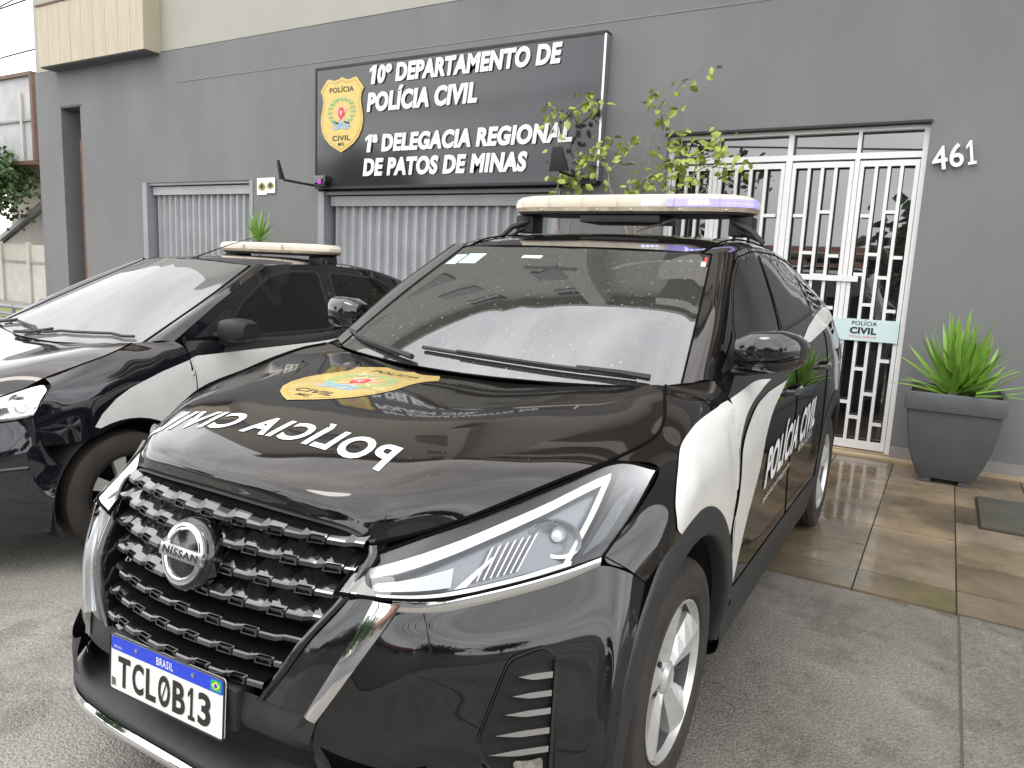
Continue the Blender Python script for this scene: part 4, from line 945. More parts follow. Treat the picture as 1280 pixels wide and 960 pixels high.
strip('lamp_strip',[(x,y,z+.010) for x,y,z in STR],[(x,y-.002,z-.012+.006*(i==4)) for i,(x,y,z) in enumerate(STR)],.008,M['chrome'])
strip('chrome_blade',[(.470,-.740,.722),(.455,-.768,.665),(.428,-.797,.60),(.400,-.816,.54),(.375,-.830,.487)],[(.520,-.716,.718),(.492,-.752,.655),(.460,-.785,.59),(.428,-.807,.53),(.398,-.824,.478)],.012,M['chrome'])
# gloss panel between grille and blade
GFR=[(.412,-.700,.782),(.390,-.748,.715),(.348,-.812,.640),(.302,-.836,.560),(.256,-.846,.491)]
BIN=[(.472,-.738,.722),(.457,-.766,.665),(.430,-.795,.60),(.402,-.814,.54),(.377,-.828,.487)]
both('grille_cheek',[GFR,[((a[0]+b[0])/2,(a[1]+b[1])/2-.008,(a[2]+b[2])/2) for a,b in zip(GFR,BIN)],BIN],20,14,M['gloss'],car,False)
both('blade_foot',[[(.372,-.834,.487),(.400,-.830,.478)],[(.35,-.850,.44),(.388,-.840,.43)]],4,4,M['gloss'],car,False)
# lower middle: ledge, intake, skid
full('lower_bumper',[[(0,-.855,.490),(.15,-.853,.490),(.256,-.848,.492),(.32,-.838,.486),(.377,-.828,.487)],[(0,-.866,.43),(.15,-.864,.43),(.27,-.858,.43),(.345,-.848,.43),(.392,-.83,.43)],[(0,-.83,.39),(.15,-.83,.39),(.27,-.825,.39),(.35,-.815,.39),(.41,-.79,.39)]],24,10,M['matte'],car,True)
full('lower_intake',[[(0,-.80,.41),(.3,-.78,.41),(.5,-.72,.41)],[(0,-.80,.25),(.3,-.78,.25),(.55,-.68,.25)]],16,4,M['dark'],car,True)
full('bumper_lip',[[(0,-.75,.330),(.25,-.75,.328),(.42,-.75,.322),(.53,-.72,.315),(.62,-.67,.30)],[(0,-.845,.285),(.25,-.842,.282),(.42,-.822,.275),(.545,-.775,.262),(.635,-.70,.262)],[(0,-.862,.258),(.25,-.859,.254),(.42,-.838,.246),(.56,-.782,.232),(.65,-.69,.225)],[(0,-.82,.19),(.25,-.818,.19),(.42,-.80,.185),(.56,-.735,.175),(.65,-.65,.175)]],34,16,M['matte'],car,True)
full('skid_strip',[[(0,-.865,.258),(.25,-.862,.254),(.42,-.842,.246),(.54,-.795,.234),(.605,-.748,.228)],[(0,-.874,.240),(.25,-.871,.236),(.42,-.85,.228),(.545,-.80,.214),(.61,-.752,.212)],[(0,-.860,.216),(.25,-.857,.212),(.42,-.836,.205),(.545,-.79,.195),(.607,-.745,.198)],[(0,-.83,.205),(.25,-.827,.203),(.42,-.806,.196),(.535,-.76,.188),(.59,-.72,.192)]],34,14,M['chrome'],car,True)
both('bumper_wing',[[(.405,-.842,.415),(.47,-.825,.385),(.55,-.785,.372),(.60,-.735,.395)],[(.43,-.84,.36),(.48,-.825,.33),(.56,-.78,.315),(.62,-.71,.335)],[(.43,-.838,.30),(.5,-.815,.285),(.575,-.76,.27),(.64,-.68,.275)]],20,14,M['matte'],car,True)
# --- fog lamp vent: recessed black bay with bright louvres
FV=[(.700,.605),(.778,.622),(.806,.60),(.816,.36),(.800,.335),(.72,.345),(.665,.395),(.640,.445)]
fvr=spl(rc(FV,.02,3),70)
for s in (1,-1):
    def fm(u,v,h): 
        p,nn=on_bump(u,v,h); return Vector((s*p.x,p.y,p.z))
    c=Vector((.74,.48)); big=[tuple(c+(Vector(p)-c)*1.05) for p in FV]
    drape('vent_surround',flatmesh([rc(big,.02)]),lambda u,v:fm(u,v,.003),M['gloss'],car,.04,flip=(s<0))
    vt=drape('fog_vent',flatmesh([rc(FV,.02)]),lambda u,v:fm(u,v,.006),M['dark'],car,.04,flip=(s<0))
    lm=MB()
    for z,x0 in ((.578,.716),(.540,.705),(.503,.690),(.463,.672),(.425,.660)):
        # wedge louvre, thin where it starts
        a=[];b=[];cc=[];d=[]
        for i in range(9):
            t=i/8; x=x0+(.792-x0)*t; th=.010*min(1,t*2.2)
            a.append(fm(x,z+th*.5,.006)); b.append(fm(x,z+th*.35,.020)); cc.append(fm(x,z-th*.9,.020)); d.append(fm(x,z-th,.006))
        lm.grid([a,b,cc,d],s<0)
    lm.build('louvres',M['satin'],vt,False)
    MB().grid([[fm(.795,z,.006),fm(.795,z,.021),fm(.803,z,.021),fm(.806,z,.008)] for z in np.linspace(.36,.60,12)],s<0).build('louvre_post',M['gloss'],vt,True)
    lp=drape('fog_lamp',flatmesh([rc([(.715,.405),(.782,.405),(.785,.372),(.765,.350),(.725,.362)],.012)]),lambda u,v:fm(u,v,.010+.012*max(0,1-((u-.75)/.04)**2)),mat('fog_lamp_glass',(.20,.18,.15),.05,coat=1,var=.4,vscale=60),vt,.012,flip=(s<0))
    MB().grid([[fm(.655+.13*t,.395-.035*math.sin(t*2.6)-.01*t,.008+.006*k) for t in np.linspace(0,1,12)] if k<2 else [fm(.655+.13*t,.385-.042*math.sin(t*2.6)-.012*t,.010) for t in np.linspace(0,1,12)] for k in range(3)],s<0).build('fog_blade',M['satin'],vt,False)
    MB().grid([[fm(.70+.095*t,.352-.004*t,h) for t in np.linspace(0,1,8)] for h in (.006,.02)]+[[fm(.70+.095*t,.343-.002*t,.018) for t in np.linspace(0,1,8)]],s<0).build('fog_blade',M['satin'],vt,False)
# --- headlamps
HT=[(.402,-.700,.778),(.485,-.612,.816),(.568,-.520,.852),(.672,-.362,.905),(.746,-.212,.940),(.822,-.140,.922)]
HM=[(.394,-.738,.750),(.495,-.675,.772),(.573,-.590,.792),(.667,-.470,.824),(.750,-.345,.852),(.818,-.265,.850)]
HB=[(.388,-.768,.723),(.505,-.728,.726),(.578,-.660,.723),(.658,-.564,.734),(.737,-.468,.754),(.801,-.394,.778)]
lens=both('headlamp_lens',[HB,HM,HT],36,22,M['lens'],car,True)
HLC=[cr(c,1001) for c in (HB,HM,HT)]
def hl(u,v,dp):
    i=int(round(u*1000)); p=cr([HLC[0][i],HLC[1][i],HLC[2][i]],201)[int(round(v*200))]
    return Vector(p)+Vector((-.35,.75,-.35))*dp
M['lampsilver']=mat('lamp_silver',(.70,.71,.73),.22,.85)
M['lampwhite']=mat('white_light_guide',(.86,.87,.88),.2,coat=1)
M['lampindic']=mat('frosted_indicator',(.52,.52,.54),.3,.2); M['lampshell']=mat('smoked_grey_lamp_shell',(.13,.12,.11),.4); M['lampdark']=mat('lamp_dark_bezel',(.025,.025,.027),.25)
M['lampgrey']=mat('lamp_grey_reflector',(.24,.245,.26),.25,.6)
hsd=both('headlamp_shell',[[tuple(hl(u,v,.075)) for u in np.linspace(0,1,6)] for v in (0,.5,1)],20,10,M['lampshell'],car,True)
lamps=[]
for s in (1,-1):
    par=hsd[0] if s==1 else hsd[1]
    def patch(name,q,d0,m,n=10):
        """q: four corners in lens coordinates, d0 depths"""
        G=[]
        for j in range(n+1):
            r=[]
            for i in range(n+1):
                a,b=i/n,j/n; u=(q[0][0]*(1-a)+q[1][0]*a)*(1-b)+(q[3][0]*(1-a)+q[2][0]*a)*b; v=(q[0][1]*(1-a)+q[1][1]*a)*(1-b)+(q[3][1]*(1-a)+q[2][1]*a)*b
                p=hl(u,v,d0); r.append((s*p.x,p.y,p.z))
            G.append(r)
        return MB().grid(G,s<0).build(name,m,par,True,fix=False)
    patch('light_guide',[(.03,.36),(.80,.80),(.80,.90),(.03,.62)],.014,M['lampwhite'],16)
    patch('light_guide',[(.03,.01),(.84,.03),(.83,.075),(.03,.06)],.012,M['satin'],14)
    patch('light_guide',[(.795,.06),(.822,.06),(.805,.86),(.78,.86)],.010,M['lampwhite'])
    patch('light_guide',[(.42,.09),(.46,.09),(.515,.36),(.50,.36)],.012,M['lampwhite'],6)
    patch('indicator',[(.07,.12),(.40,.12),(.38,.36),(.11,.27)],.026,M['lampindic'],12)
    patch('bezel',[(.845,.03),(.985,.03),(.985,.90),(.835,.90)],.028,M['lampdark'],8)
    # reflector bowls
    for uc,vc,rr_ in ((.70,.36,.040),):
        c=hl(uc,vc,.020); ax=Vector((.25,-.95,.05)).normalized(); e1=ax.cross(Vector((0,0,1))).normalized(); e2=e1.cross(ax); mb=MB()
        mb.lathe([(rr_*1.18,.004),(rr_,.0),(rr_*.8,-.022),(rr_*.45,-.038),(.004,-.044)],28,lambda a,b,h:tuple((lambda p:(s*p.x,p.y,p.z))(c+e1*a*1.25+e2*b*.95+ax*h)))
        mb.build('reflector',M['lampsilver'],par,True,fix=False)
        mb=MB(); mb.lathe([(.0,.0),(.012,-.004),(.016,-.014),(.016,-.036)],16,lambda a,b,h:tuple((lambda p:(s*p.x,p.y,p.z))(c+e1*a+e2*b+ax*(h-.006)))); mb.build('bulb',M['lampwhite'],par,True,fix=False)
    patch('reflector_panel',[(.06,.08),(.80,.08),(.79,.78),(.10,.56)],.048,M['lampgrey'],12)
    for k in range(14): patch('flute',[(.47+.011*k,.13),(.476+.011*k,.13),(.476+.011*k,.50),(.47+.011*k,.48)],.040-.004*(k%2),M['lampwhite' if k%2 else 'lampshell'],4)
    for k in range(6): patch('rib',[(.87+.012*k,.10+.02*k),(.874+.012*k,.10+.02*k),(.885+.010*k,.62+.03*k),(.881+.010*k,.62+.03*k)],.006,M['lampgrey'],4)
gapline(HT,.004); gapline(HB,.004); gapline([HB[0],HM[0],HT[0]],.005); gapline([HB[-1],HM[-1],HT[-1]],.0035)
gapline([F0[0],F0[1],F0[2]],.0014)
# --- grille
both('grille_frame',[[(x+dx,y+dy,z) for x,y,z in [(.402,-.682,.806)]+GFR] for dx,dy in ((.0,.05),(.002,-.004),(.012,-.012),(.020,-.002))],24,8,M['gloss'],car,False)
full('grille_backing',[[(0,-.665,.872),(.2,-.655,.865),(.415,-.61,.83)],[(0,-.745,.66),(.2,-.73,.66),(.38,-.69,.66)],[(0,-.80,.46),(.15,-.795,.46),(.28,-.78,.46)]],16,12,M['dark'],car,True)
full('grille_top_rail',[[(0,-.735,.858),(.2,-.724,.851),(.34,-.70,.838),(.41,-.672,.815)],[(0,-.742,.846),(.2,-.731,.840),(.34,-.706,.828),(.41,-.68,.806)],[(0,-.70,.842),(.2,-.69,.834),(.34,-.67,.822),(.40,-.65,.802)]],20,8,M['matte'],car,True)
def gy(x,z): # face of the grille
    return -.752-.345*(.84-z)+.42*x*x
def ghalf(z): return pchip([.47,.491,.56,.64,.715,.782,.82],[.24,.256,.302,.348,.390,.412,.40],z)
M['slat']=mat('gloss_black_slat',(.006,.006,.007),.35,coat=1,spec=.05); M['slat'].node_tree.nodes['Principled BSDF'].inputs['Coat IOR'].default_value=2.2
for k,z in enumerate((.806,.757,.706,.655,.607,.561,.516)):
    mb=MB(); hw=ghalf(z)-.004; per=.100; big=k<4
    # block outline along x: alternate deep and shallow cells joined by slanted facets
    xs_=[]; x=-hw
    off=(0 if k%2 else per/2)
    bp=[]
    n0=int(hw/per)+2
    for i in range(-n0*2,n0*2+1):
        c=i*per/2+off; deep=(i%2==0)
        bp += [(c-per*.19,deep),(c+per*.19,deep)]
    bp=[(a,d) for a,d in bp if -hw<a<hw]; bp=[(-hw,bp[0][1])]+bp+[(hw,bp[-1][1])]
    secs=[]
    for a,d in bp:
        f=.012 if d else .0; y=gy(a,z)-.004
        zz=z+.004-.10*(abs(a)**2)*.35
        hi=.009 if d else .007; lo=.006
        rise=(.020 if big else .007); rise+=(.009-hi); dep=.040+f
        secs.append([(a,y+.06,zz+hi+rise-.012),(a,y-f+dep,zz+hi+rise),(a,y-f+.003,zz+hi),(a,y-f,zz+hi-.003),(a,y-f-.001,zz-lo+.003),(a,y-f+.005,zz-lo),(a,y+.055,zz-lo-.004)])
    mb.grid(secs); o=mb.build('grille_slat',M['slat'],car,False)
    # small framed windows in the shallow cells
    for i in range(-n0*2,n0*2+1):
        c=i*per/2+off
        if i%2==0 or abs(c)+.03>hw: continue
        y=gy(c,z)-.006; zz=z+.004-.035*c*c; sl=.42*2*c
        def q(dx,dz,dy): return (c+dx,y+sl*dx+dy,zz+dz)
        o_=[(-.021,-.009),(.021,-.009),(.016,.007),(-.016,.007)]; i_=[(-.0175,-.0065),(.0175,-.0065),(.0138,.0045),(-.0138,.0045)]
        fm_=MB(); vd=MB(); fm_.add([q(a,b,-.005) for a,b in o_]+[q(a,b,-.005) for a,b in i_]+[q(a,b,.004) for a,b in o_]+[q(a,b,.004) for a,b in i_],[(j,(j+1)%4,4+(j+1)%4,4+j) for j in range(4)]+[(j,(j+1)%4,8+(j+1)%4,8+j) for j in range(4)]+[(4+j,4+(j+1)%4,12+(j+1)%4,12+j) for j in range(4)])
        fm_.build('slat_window',M['slat'],o,False)
# emblem
ex=Vector((0,gy(0,.728)-.028,.728)); en=Vector((0,-.96,.28)).normalized(); e1=Vector((1,0,0)); e2=Vector((0,.28,.96)).normalized()
def em(a,b,h): return ex+e1*a+e2*b+en*h
eb=MB().lathe([(.080,-.025),(.080,.004),(.076,.010),(.066,.012),(.04,.016),(0,.018)],48,em).build('emblem',M['gloss'],car,True)
MB().lathe([(.067,.010),(.067,.018),(.064,.020),(.055,.020),(.052,.017),(.052,.010)],48,em).build('emblem_ring',M['chrome'],eb,True)
MB().prism([(-.070,-.014),(.070,-.014),(.070,.014),(-.070,.014)],em,.024).build('emblem_bar',M['satin'],eb,bevel=.002)
mt=Matrix((( 1,0,0,ex.x),(0,e2.y,en.y,ex.y),(0,e2.z,en.z,ex.z),(0,0,0,1)))
put_text('emblem_lettering','NISSAN',.118,.0165,mt@Matrix.Translation((-.059,-.008,.0245)),M['plate_ink'],eb,.03,space=1.15)
# --- number plate
pt_=rad(-4.8); PM=Matrix.Translation((0,-.935,.447))@Matrix.Rotation(rad(90)+pt_,4,'X')
PM=Matrix.Translation((-.006,-.884,.447))@Matrix.Rotation(rad(-2.6),4,'Y')@Matrix.Rotation(rad(90-5),4,'X')
def pm(u,v,h=0): return PM@Vector((u,v,h))
npl=MB().prism(rc([(-.2,-.065),(.2,-.065),(.2,.065),(-.2,.065)],.01),lambda u,v,d:pm(u,v,d-.004),.004).build('number_plate',M['plate_white'],car)
MB().prism(rc([(-.196,.030),(.196,.030),(.196,.061),(-.196,.061)],.006),lambda u,v,d:pm(u,v,d+.0004),.0006).build('blue_band',M['plate_blue'],npl)
def ptxt(name,body,x,y,wd,ht,m,bold=0,space=1,h=.0015): return put_text(name,body,wd,ht,PM@Matrix.Translation((x,y,h)),m,npl,bold,space=space)
xx=-.168
for ch,wd in zip('TCLOB13',(.046,.042,.036,.042,.043,.026,.041)):
    one('character',wd,.071,PM@Matrix.Translation((xx,-.052,.0015)),M['plate_ink'],npl,.0004) if ch=='1' else ptxt('character',ch,xx,-.052,wd,.071,M['plate_ink'],.028); xx+=wd+.0085
MB().prism([(-.012,-.003),(-.008,-.003),(.012,.003),(.008,.003)],lambda u,v,d:pm(-.168+.046+.042+.036+3*.0085+.021+u*.8,-.0165+v*7,d+.0014),.0004).build('zero_slash',M['plate_ink'],npl)
ptxt('band_lettering','BRASIL',-.026,.036,.058,.018,M['plate_white'],.015,1.2)
ptxt('band_lettering','MERCOSUL',-.185,.036,.03,.005,M['plate_white'],.0)
ptxt('country_code','BR',-.192,-.055,.017,.019,M['plate_ink'],.02)
fl=MB().prism(rc([(.158,.034),(.190,.034),(.190,.057),(.158,.057)],.003),lambda u,v,d:pm(u,v,d+.001),.0006).build('flag',M['flag'],npl)
MB().prism([(.161,.0455),(.174,.0365),(.187,.0455),(.174,.0545)],lambda u,v,d:pm(u,v,d+.0017),.0004).build('flag_diamond',M['flagy'],npl)
MB().prism(disc(.174,.0455,.005),lambda u,v,d:pm(u,v,d+.0022),.0004).build('flag_globe',M['plate_blue'],npl)
bor=rc([(-.2,-.065),(.2,-.065),(.2,.065),(-.2,.065)],.01); 
for u in (-.10,.10): MB().lathe([(.005,0),(.005,.003),(0,.004)],10,lambda a,b,h:pm(u+a,.048+b,h)).build('bolt',M['satin'],npl)
MB().tube([pm(u,v,.001) for u,v in bor+[bor[0]]],.0022,6).build('plate_edge',M['plate_ink'],npl)
MB().box((-.215,-.872,.405),(.215,-.82,.50)).build('plate_bracket',M['matte'],car,bevel=.008)
# --- wheels
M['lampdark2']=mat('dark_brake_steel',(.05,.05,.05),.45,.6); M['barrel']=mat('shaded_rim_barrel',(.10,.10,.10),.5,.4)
def wheel(xc,yc,s,steer=0):
    """s=+1: outer face towards +x"""
    T_=lambda p:(xc+s*p[0],yc+p[1],WZ+p[2])
    tm=MB().lathe([(.205,-.19),(.245,-.198),(.285,-.198),(.308,-.190),(.319,-.165)]+[(r_,h_) for h0 in (-.150,-.118,-.086,-.054) for r_,h_ in ((.3225,h0),(.3225,h0+.022),(.3150,h0+.024),(.3150,h0+.030))]+[(.3225,-.028),(.319,-.018),(.309,-.004),(.3065,-.0045),(.304,-.001),(.285,.003),(.262,.003),(.260,.0015),(.257,.003),(.245,.001),(.232,-.002),(.228,.001),(.222,-.004),(.212,-.014)],64,lambda a,b,h:T_((h,a,b)))
    root=bpy.data.objects.new('wheel',None); COL.objects.link(root); root.parent=car
    tm.build('tyre',M['rubber'],root,True)
    rm=MB().lathe([(.213,-.012),(.214,-.004),(.209,-.003),(.204,-.008),(.199,-.022)],56,lambda a,b,h:T_((h,a,b))); rim=rm.build('rim',M['rim'],root,True)
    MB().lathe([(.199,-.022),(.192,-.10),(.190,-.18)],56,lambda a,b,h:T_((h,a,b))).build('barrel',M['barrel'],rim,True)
    MB().lathe([(.190,-.13),(.0,-.13)],32,lambda a,b,h:T_((h,a,b))).build('brake_backing',M['dark'],root)
    MB().lathe([(.14,-.10),(.14,-.088),(.06,-.088),(.06,-.06)],40,lambda a,b,h:T_((h,a,b))).build('brake_disc',M['lampdark2'],root,True)
    for k in range(5):
        a0=2*math.pi*k/5+.31; ca,sa=math.cos(a0),math.sin(a0)
        def Q(r,t,h): return T_((h, r*ca-t*sa, r*sa+t*ca))
        mb=MB(); secs=[]
        # broad main spoke with a central ridge
        for r,w1,h in ((.035,.024,-.030),(.075,.034,-.026),(.12,.047,-.020),(.165,.061,-.014),(.204,.078,-.010)):
            secs.append([Q(r,-w1,h-.035),Q(r,-w1,h-.006),Q(r,-w1*.15,h+.006),Q(r,w1*.10,h+.006),Q(r,w1,h-.016),Q(r,w1,h-.035)])
        mb.grid(secs); o=mb.build('spoke',M['rim'],rim,False)
        a1=a0+math.pi/5; ca,sa=math.cos(a1),math.sin(a1)
        mb=MB(); secs=[]
        for r,w1,h in ((.045,.004,-.060),(.09,.004,-.056),(.15,.005,-.05),(.203,.006,-.035)):
            secs.append([Q(r,-w1,h-.03),Q(r,-w1,h),Q(r,w1*.2,h+.003),Q(r,w1,h-.003),Q(r,w1,h-.03)])
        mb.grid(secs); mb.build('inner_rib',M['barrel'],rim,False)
        a2=a0+math.pi/5*1; 
        MB().lathe([(.009,-.040),(.009,-.034),(.005,-.031),(0,-.031)],10,lambda a,b,h:T_((h,.062*math.cos(a2)+a,.062*math.sin(a2)+b))).build('wheel_nut',M['lampdark2'],rim,True)
    MB().lathe([(.046,-.05),(.046,-.026),(.036,-.020),(.030,-.016),(.026,-.018),(0,-.017)],32,lambda a,b,h:T_((h,a,b))).build('hub_cap',M['rim'],rim,True)
for yc in (0,WB):
    for s in (1,-1): wheel(s*.872,yc,s)
# --- door mirrors
for s in (1,-1):
    def sec(x,y0,y1,z0,z1,n=20): # superellipse section at x
        out=[]
        for i in range(n+1):
            t=2*math.pi*i/n; c_,s_=math.cos(t),math.sin(t); e=.62
            out.append((s*x,(y0+y1)/2+(y1-y0)/2*math.copysign(abs(c_)**e,c_),(z0+z1)/2+(z1-z0)/2*math.copysign(abs(s_)**e,s_)))
        return out
    hs_=[sec(.790,.62,.66,1.125,1.165),sec(.803,.580,.675,1.106,1.198),sec(.85,.556,.685,1.094,1.220),sec(.94,.556,.695,1.094,1.226),sec(.98,.585,.71,1.104,1.215),sec(1.005,.635,.72,1.122,1.193),sec(1.011,.67,.715,1.142,1.176)]
    up_=MB().grid(hs_,s<0); up_.add(hs_[0],[tuple(range(20))]); up_.add(hs_[-1],[tuple(range(20))]); 
    mh=up_.build('door_mirror',M['gloss'],car,True)
    MB().add([(s*.85,.6985,1.105),(s*1.0,.714,1.12),(s*1.0,.714,1.195),(s*.85,.6985,1.205)],[(0,1,2,3)]).build('mirror_glass',M['chrome'],mh)
    MB().tube([(s*.775,.63,1.082),(s*.83,.63,1.082),(s*.90,.625,1.092)],[.022,.02,.014],12,flat=.6).build('mirror_foot',M['matte'],mh,True)
    MB().grid([[(s*(x*1.0),yy,zz) for x,yy,zz in ((.838,.553,1.118),(.88,.5495,1.122),(.95,.553,1.132),(1.0,.588,1.146))],[(s*x,yy,zz) for x,yy,zz in ((.838,.551,1.122),(.88,.5465,1.126),(.95,.550,1.136),(1.0,.586,1.150))]]).build('mirror_seam',M['gap'],mh)
# --- door handles
for s in (1,-1):
    for y0,z in ((1.16,.955),(1.92,.985)):
        MB().tube([(s*(sx(y,z)+h),y,z+.012*(y-y0)) for y,h in ((y0,-.004),(y0+.015,.022),(y0+.06,.03),(y0+.13,.03),(y0+.175,.022),(y0+.19,-.004))],.011,8,flat=1.3).build('door_handle',M['gloss'],car,True)
# --- wipers
def wiper(p0,p1,p2,s=1):
    mb=MB(); mb.tube([p0,p1],[.010,.007],8); 
    d=[p1+(p2-p1)*t for t in np.linspace(-.55,1,8)]
    return mb,d
for a,b,c in ((.52,.30,-.18),(-.18,-.40,-.80)):
    mb=MB(); pts=[ws(a/.7,.02,.02)]+[ws((a+(b-a)*t)/.7,.02+.04*t,.022) for t in (.5,1)]
    mb.tube(pts,[.011,.009,.007],8)
    bl_=[ws((a-.06+(c-a+.06)*t)/.7,.03+.055*math.sin(t*1.6)+.01*t,.012) for t in np.linspace(0,1,14)]
    mb.tube(bl_,.007,6); mb.tube([ws((a-.06+(c-a+.06)*t)/.7,.03+.055*math.sin(t*1.6)+.01*t,.020) for t in np.linspace(.2,.8,10)],.006,6)
    mb.build('wiper',M['wire'],car,True)
# --- interior
MB().grid([[(x,y,z) for x in (-.66,-.3,0,.3,.66)] for y,z in ((.34,1.01),(.55,1.02),(.80,1.0),(.86,.93),(.88,.6))]).build('dashboard',M['seat'],car,True)
for s in (-1,1):
    st_=MB().box((s*.36-.24,1.05,.45),(s*.36+.24,1.6,.62)).build('seat_cushion',M['seat'],car,bevel=.04)
    MB().add([(s*.36-.23,1.52,.6),(s*.36+.23,1.52,.6),(s*.36+.19,1.72,1.18),(s*.36-.19,1.72,1.18),(s*.36-.23,1.64,.6),(s*.36+.23,1.64,.6),(s*.36+.19,1.80,1.18),(s*.36-.19,1.80,1.18)],[(0,1,2,3),(7,6,5,4),(0,4,5,1),(1,5,6,2),(2,6,7,3),(3,7,4,0)]).build('seat_back',M['seat'],car,bevel=.03)
    MB().box((s*.36-.12,1.73,1.2),(s*.36+.12,1.82,1.36)).build('headrest',M['seat'],car,bevel=.03)
MB().box((-.65,2.35,.5),(.65,2.5,1.12)).build('rear_seat',M['seat'],car,bevel=.04)
MB().lathe([(.175,-.012),(.19,0),(.175,.012),(.162,0),(.175,-.012)],32,lambda a,b,h:(.36+a,.92+h*.9+b*.35,.98+b*.93-h*.3)).build('steering_wheel',M['matte'],car,True)
MB().box((-.12,.80,1.33),(.12,.835,1.395)).build('rear_view_mirror',M['matte'],car,bevel=.012)
MB().grid([[(x,y,z) for x in (-.6,0,.6)] for y,z in ((1.05,1.45),(1.7,1.52),(2.6,1.48))]).build('headliner',mat('grey_headliner',(.25,.25,.24),.9),car,True,fix=False)
MB().box((-.75,.4,.30),(.75,3.1,.36)).build('cabin_floor',M['seat'],car)
# --- light bar
lb=bpy.data.objects.new('light_bar',None); COL.objects.link(lb); lb.parent=car; lb.location=(0,1.60,1.69)
def lsec(u,z0,z1,grow=0,n=36):
    pass
def capsule(z,s=1,hw=.605,hd=.155,n=48):
    out=[]
    for i in range(n):
        t=2*math.pi*i/n; c_,s_=math.cos(t),math.sin(t); e=.42; x=hw*s*math.copysign(abs(c_)**(e*.62),c_); y=hd*s*math.copysign(abs(s_)**(e*1.5),s_); out.append((x,y*(1-.18*(abs(x)/hw)**3),z))
    return out
def stack(levels,xr=None):
    G=[capsule(z,s) for z,s in levels]; G=[r+[r[0]] for r in G]; mb=MB().grid(G); n=len(G[0])-1
    mb.add(G[-1][:-1],[tuple(range(n))]); mb.add(G[0][:-1],[tuple(range(n))[::-1]]); return mb
stack([(-.005,1.0),(.012,1.004),(.034,.985),(.046,.95),(.052,.88)]).build('cover',M['cover'],lb,True)
stack([(-.024,.985),(-.006,1.002)]).build('cover_base',M['coverdirt'],lb,True)
stack([(-.038,.90),(-.035,.955),(-.025,.965)]).build('base_tray',M['matte'],lb,True)
# lit blue modules on the right half of the front, lit end of the cover
bl_=MB(); cp=capsule(0,1.0025,n=240); seg=[p for p in cp if p[1]<0 and p[0]>.02]; seg.sort(key=lambda p:p[0])
bl_.grid([[(x,y,z) for x,y,_ in seg] for z in (-.004,.012,.030)]).build('lit_lens',M['bluelens'],lb,True)
cp=capsule(0,1.006,n=600); front=sorted([p for p in cp if p[1]<-.02],key=lambda p:p[0])
def fy(x): return pchip([p[0] for p in front[::3]],[p[1] for p in front[::3]],x)
for x0,x1,n in ((.12,.215,4),(.335,.43,4)):
    for k in range(n):
        xa=x0+(x1-x0)*k/n; xb=xa+(x1-x0)/n*.66; y=fy((xa+xb)/2)
        MB().prism(rc([(xa,.000),(xb,.000),(xb,.020),(xa,.020)],.004),lambda u,v,d:(u,fy(u)-.002+d,v+.003),.004).build('led_module',M['led'],lb)
for x in (-.52,-.36,-.18,.0,.27,.47):
    MB().grid([[(x-.0012,fy(x)+dy,z),(x+.0012,fy(x)+dy,z)] for z,dy in ((-.004,-.0035),(.012,-.0045),(.034,-.0005),(.046,.006))]).build('cover_seam',M['coverdirt'],lb)
for x in (-.40,-.1,.07,.30,.5): MB().lathe([(.004,0),(.004,.004),(0,.005)],8,lambda a,b,h:(x+a,fy(x)-h,-.018+b)).build('screw',M['satin'],lb)
for s in (-1,1):
    MB().box((s*.545-.05,-.06,-.125),(s*.545+.05,.05,-.038)).build('mount_foot',M['matte'],lb,bevel=.008)
    MB().tube([(s*.52,-.05,-.065),(s*.60,-.09,-.10),(s*.66,-.10,-.155)],[.018,.014,.012],8).build('mount_strap',M['matte'],lb,True)
    MB().tube([(s*.50,-.02,-.08),(s*.56,-.07,-.11),(s*.63,-.03,-.14)],.010,8).build('cable',M['wire'],lb,True)
MB().box((-.20,-.13,-.074),(.20,.10,-.039)).build('siren_unit',M['matte'],lb,bevel=.006)
MB().tube([(.25,-.05,-.05),(.19,-.08,-.075),(.08,-.1,-.11)],.007,6).build('cable',M['stem'],lb,True)
# --- livery: films laid on the panels
def joined(names,sgn=None):
    V=[];F=[]
    for o in car.children:
        if o.type=='MESH' and o.name.split('.')[0] in names:
            k=len(V); V+=[v.co.copy() for v in o.data.vertices]; F+=[tuple(i+k for i in p.vertices) for p in o.data.polygons]
    return BVHTree.FromPolygons(V,F)
sb_=joined({'front_fender','front_door','rear_door','rear_quarter','window_frame'})
def on_side(y,z,s,h=.002):
    p,nn,i,d=sb_.ray_cast(Vector((s*2,y,z)),Vector((-s,0,0)))
    if p is None: p,nn,i,d=sb_.find_nearest(Vector((s*.87,y,z)))
    if nn.x*s<0: nn=-nn
    return p+nn*h
arcp=[(math.cos(a)*.468,WZ+math.sin(a)*.468) for a in np.linspace(rad(38),rad(106),16)]
S1=[(-.15,.785),(-.155,.80),(-.141,.846),(-.097,.892),(-.03,.935),(.045,.966),(.145,.988),(.274,1.002),(.408,1.012),(.577,1.024),(.784,1.038),(.952,1.028),(.821,1.011),(.653,.983),(.552,.954),(.485,.915),(.445,.873),(.437,.82),(.437,.77),(.432,.73),(.413,.692),(.385,.64)]+arcp
S2=[(1.178,1.002),(1.051,.965),(.901,.918),(.809,.861),(.772,.797),(.741,.733),(.673,.665),(.603,.601),(.546,.536),(.485,.45),(.468,.42),(.440,.44),(.436,.50),(.425,.57),(.415,.62),(.435,.664),(.46,.718),(.468,.768),(.468,.819),(.483,.865),(.554,.916),(.691,.966),(.877,.991)]
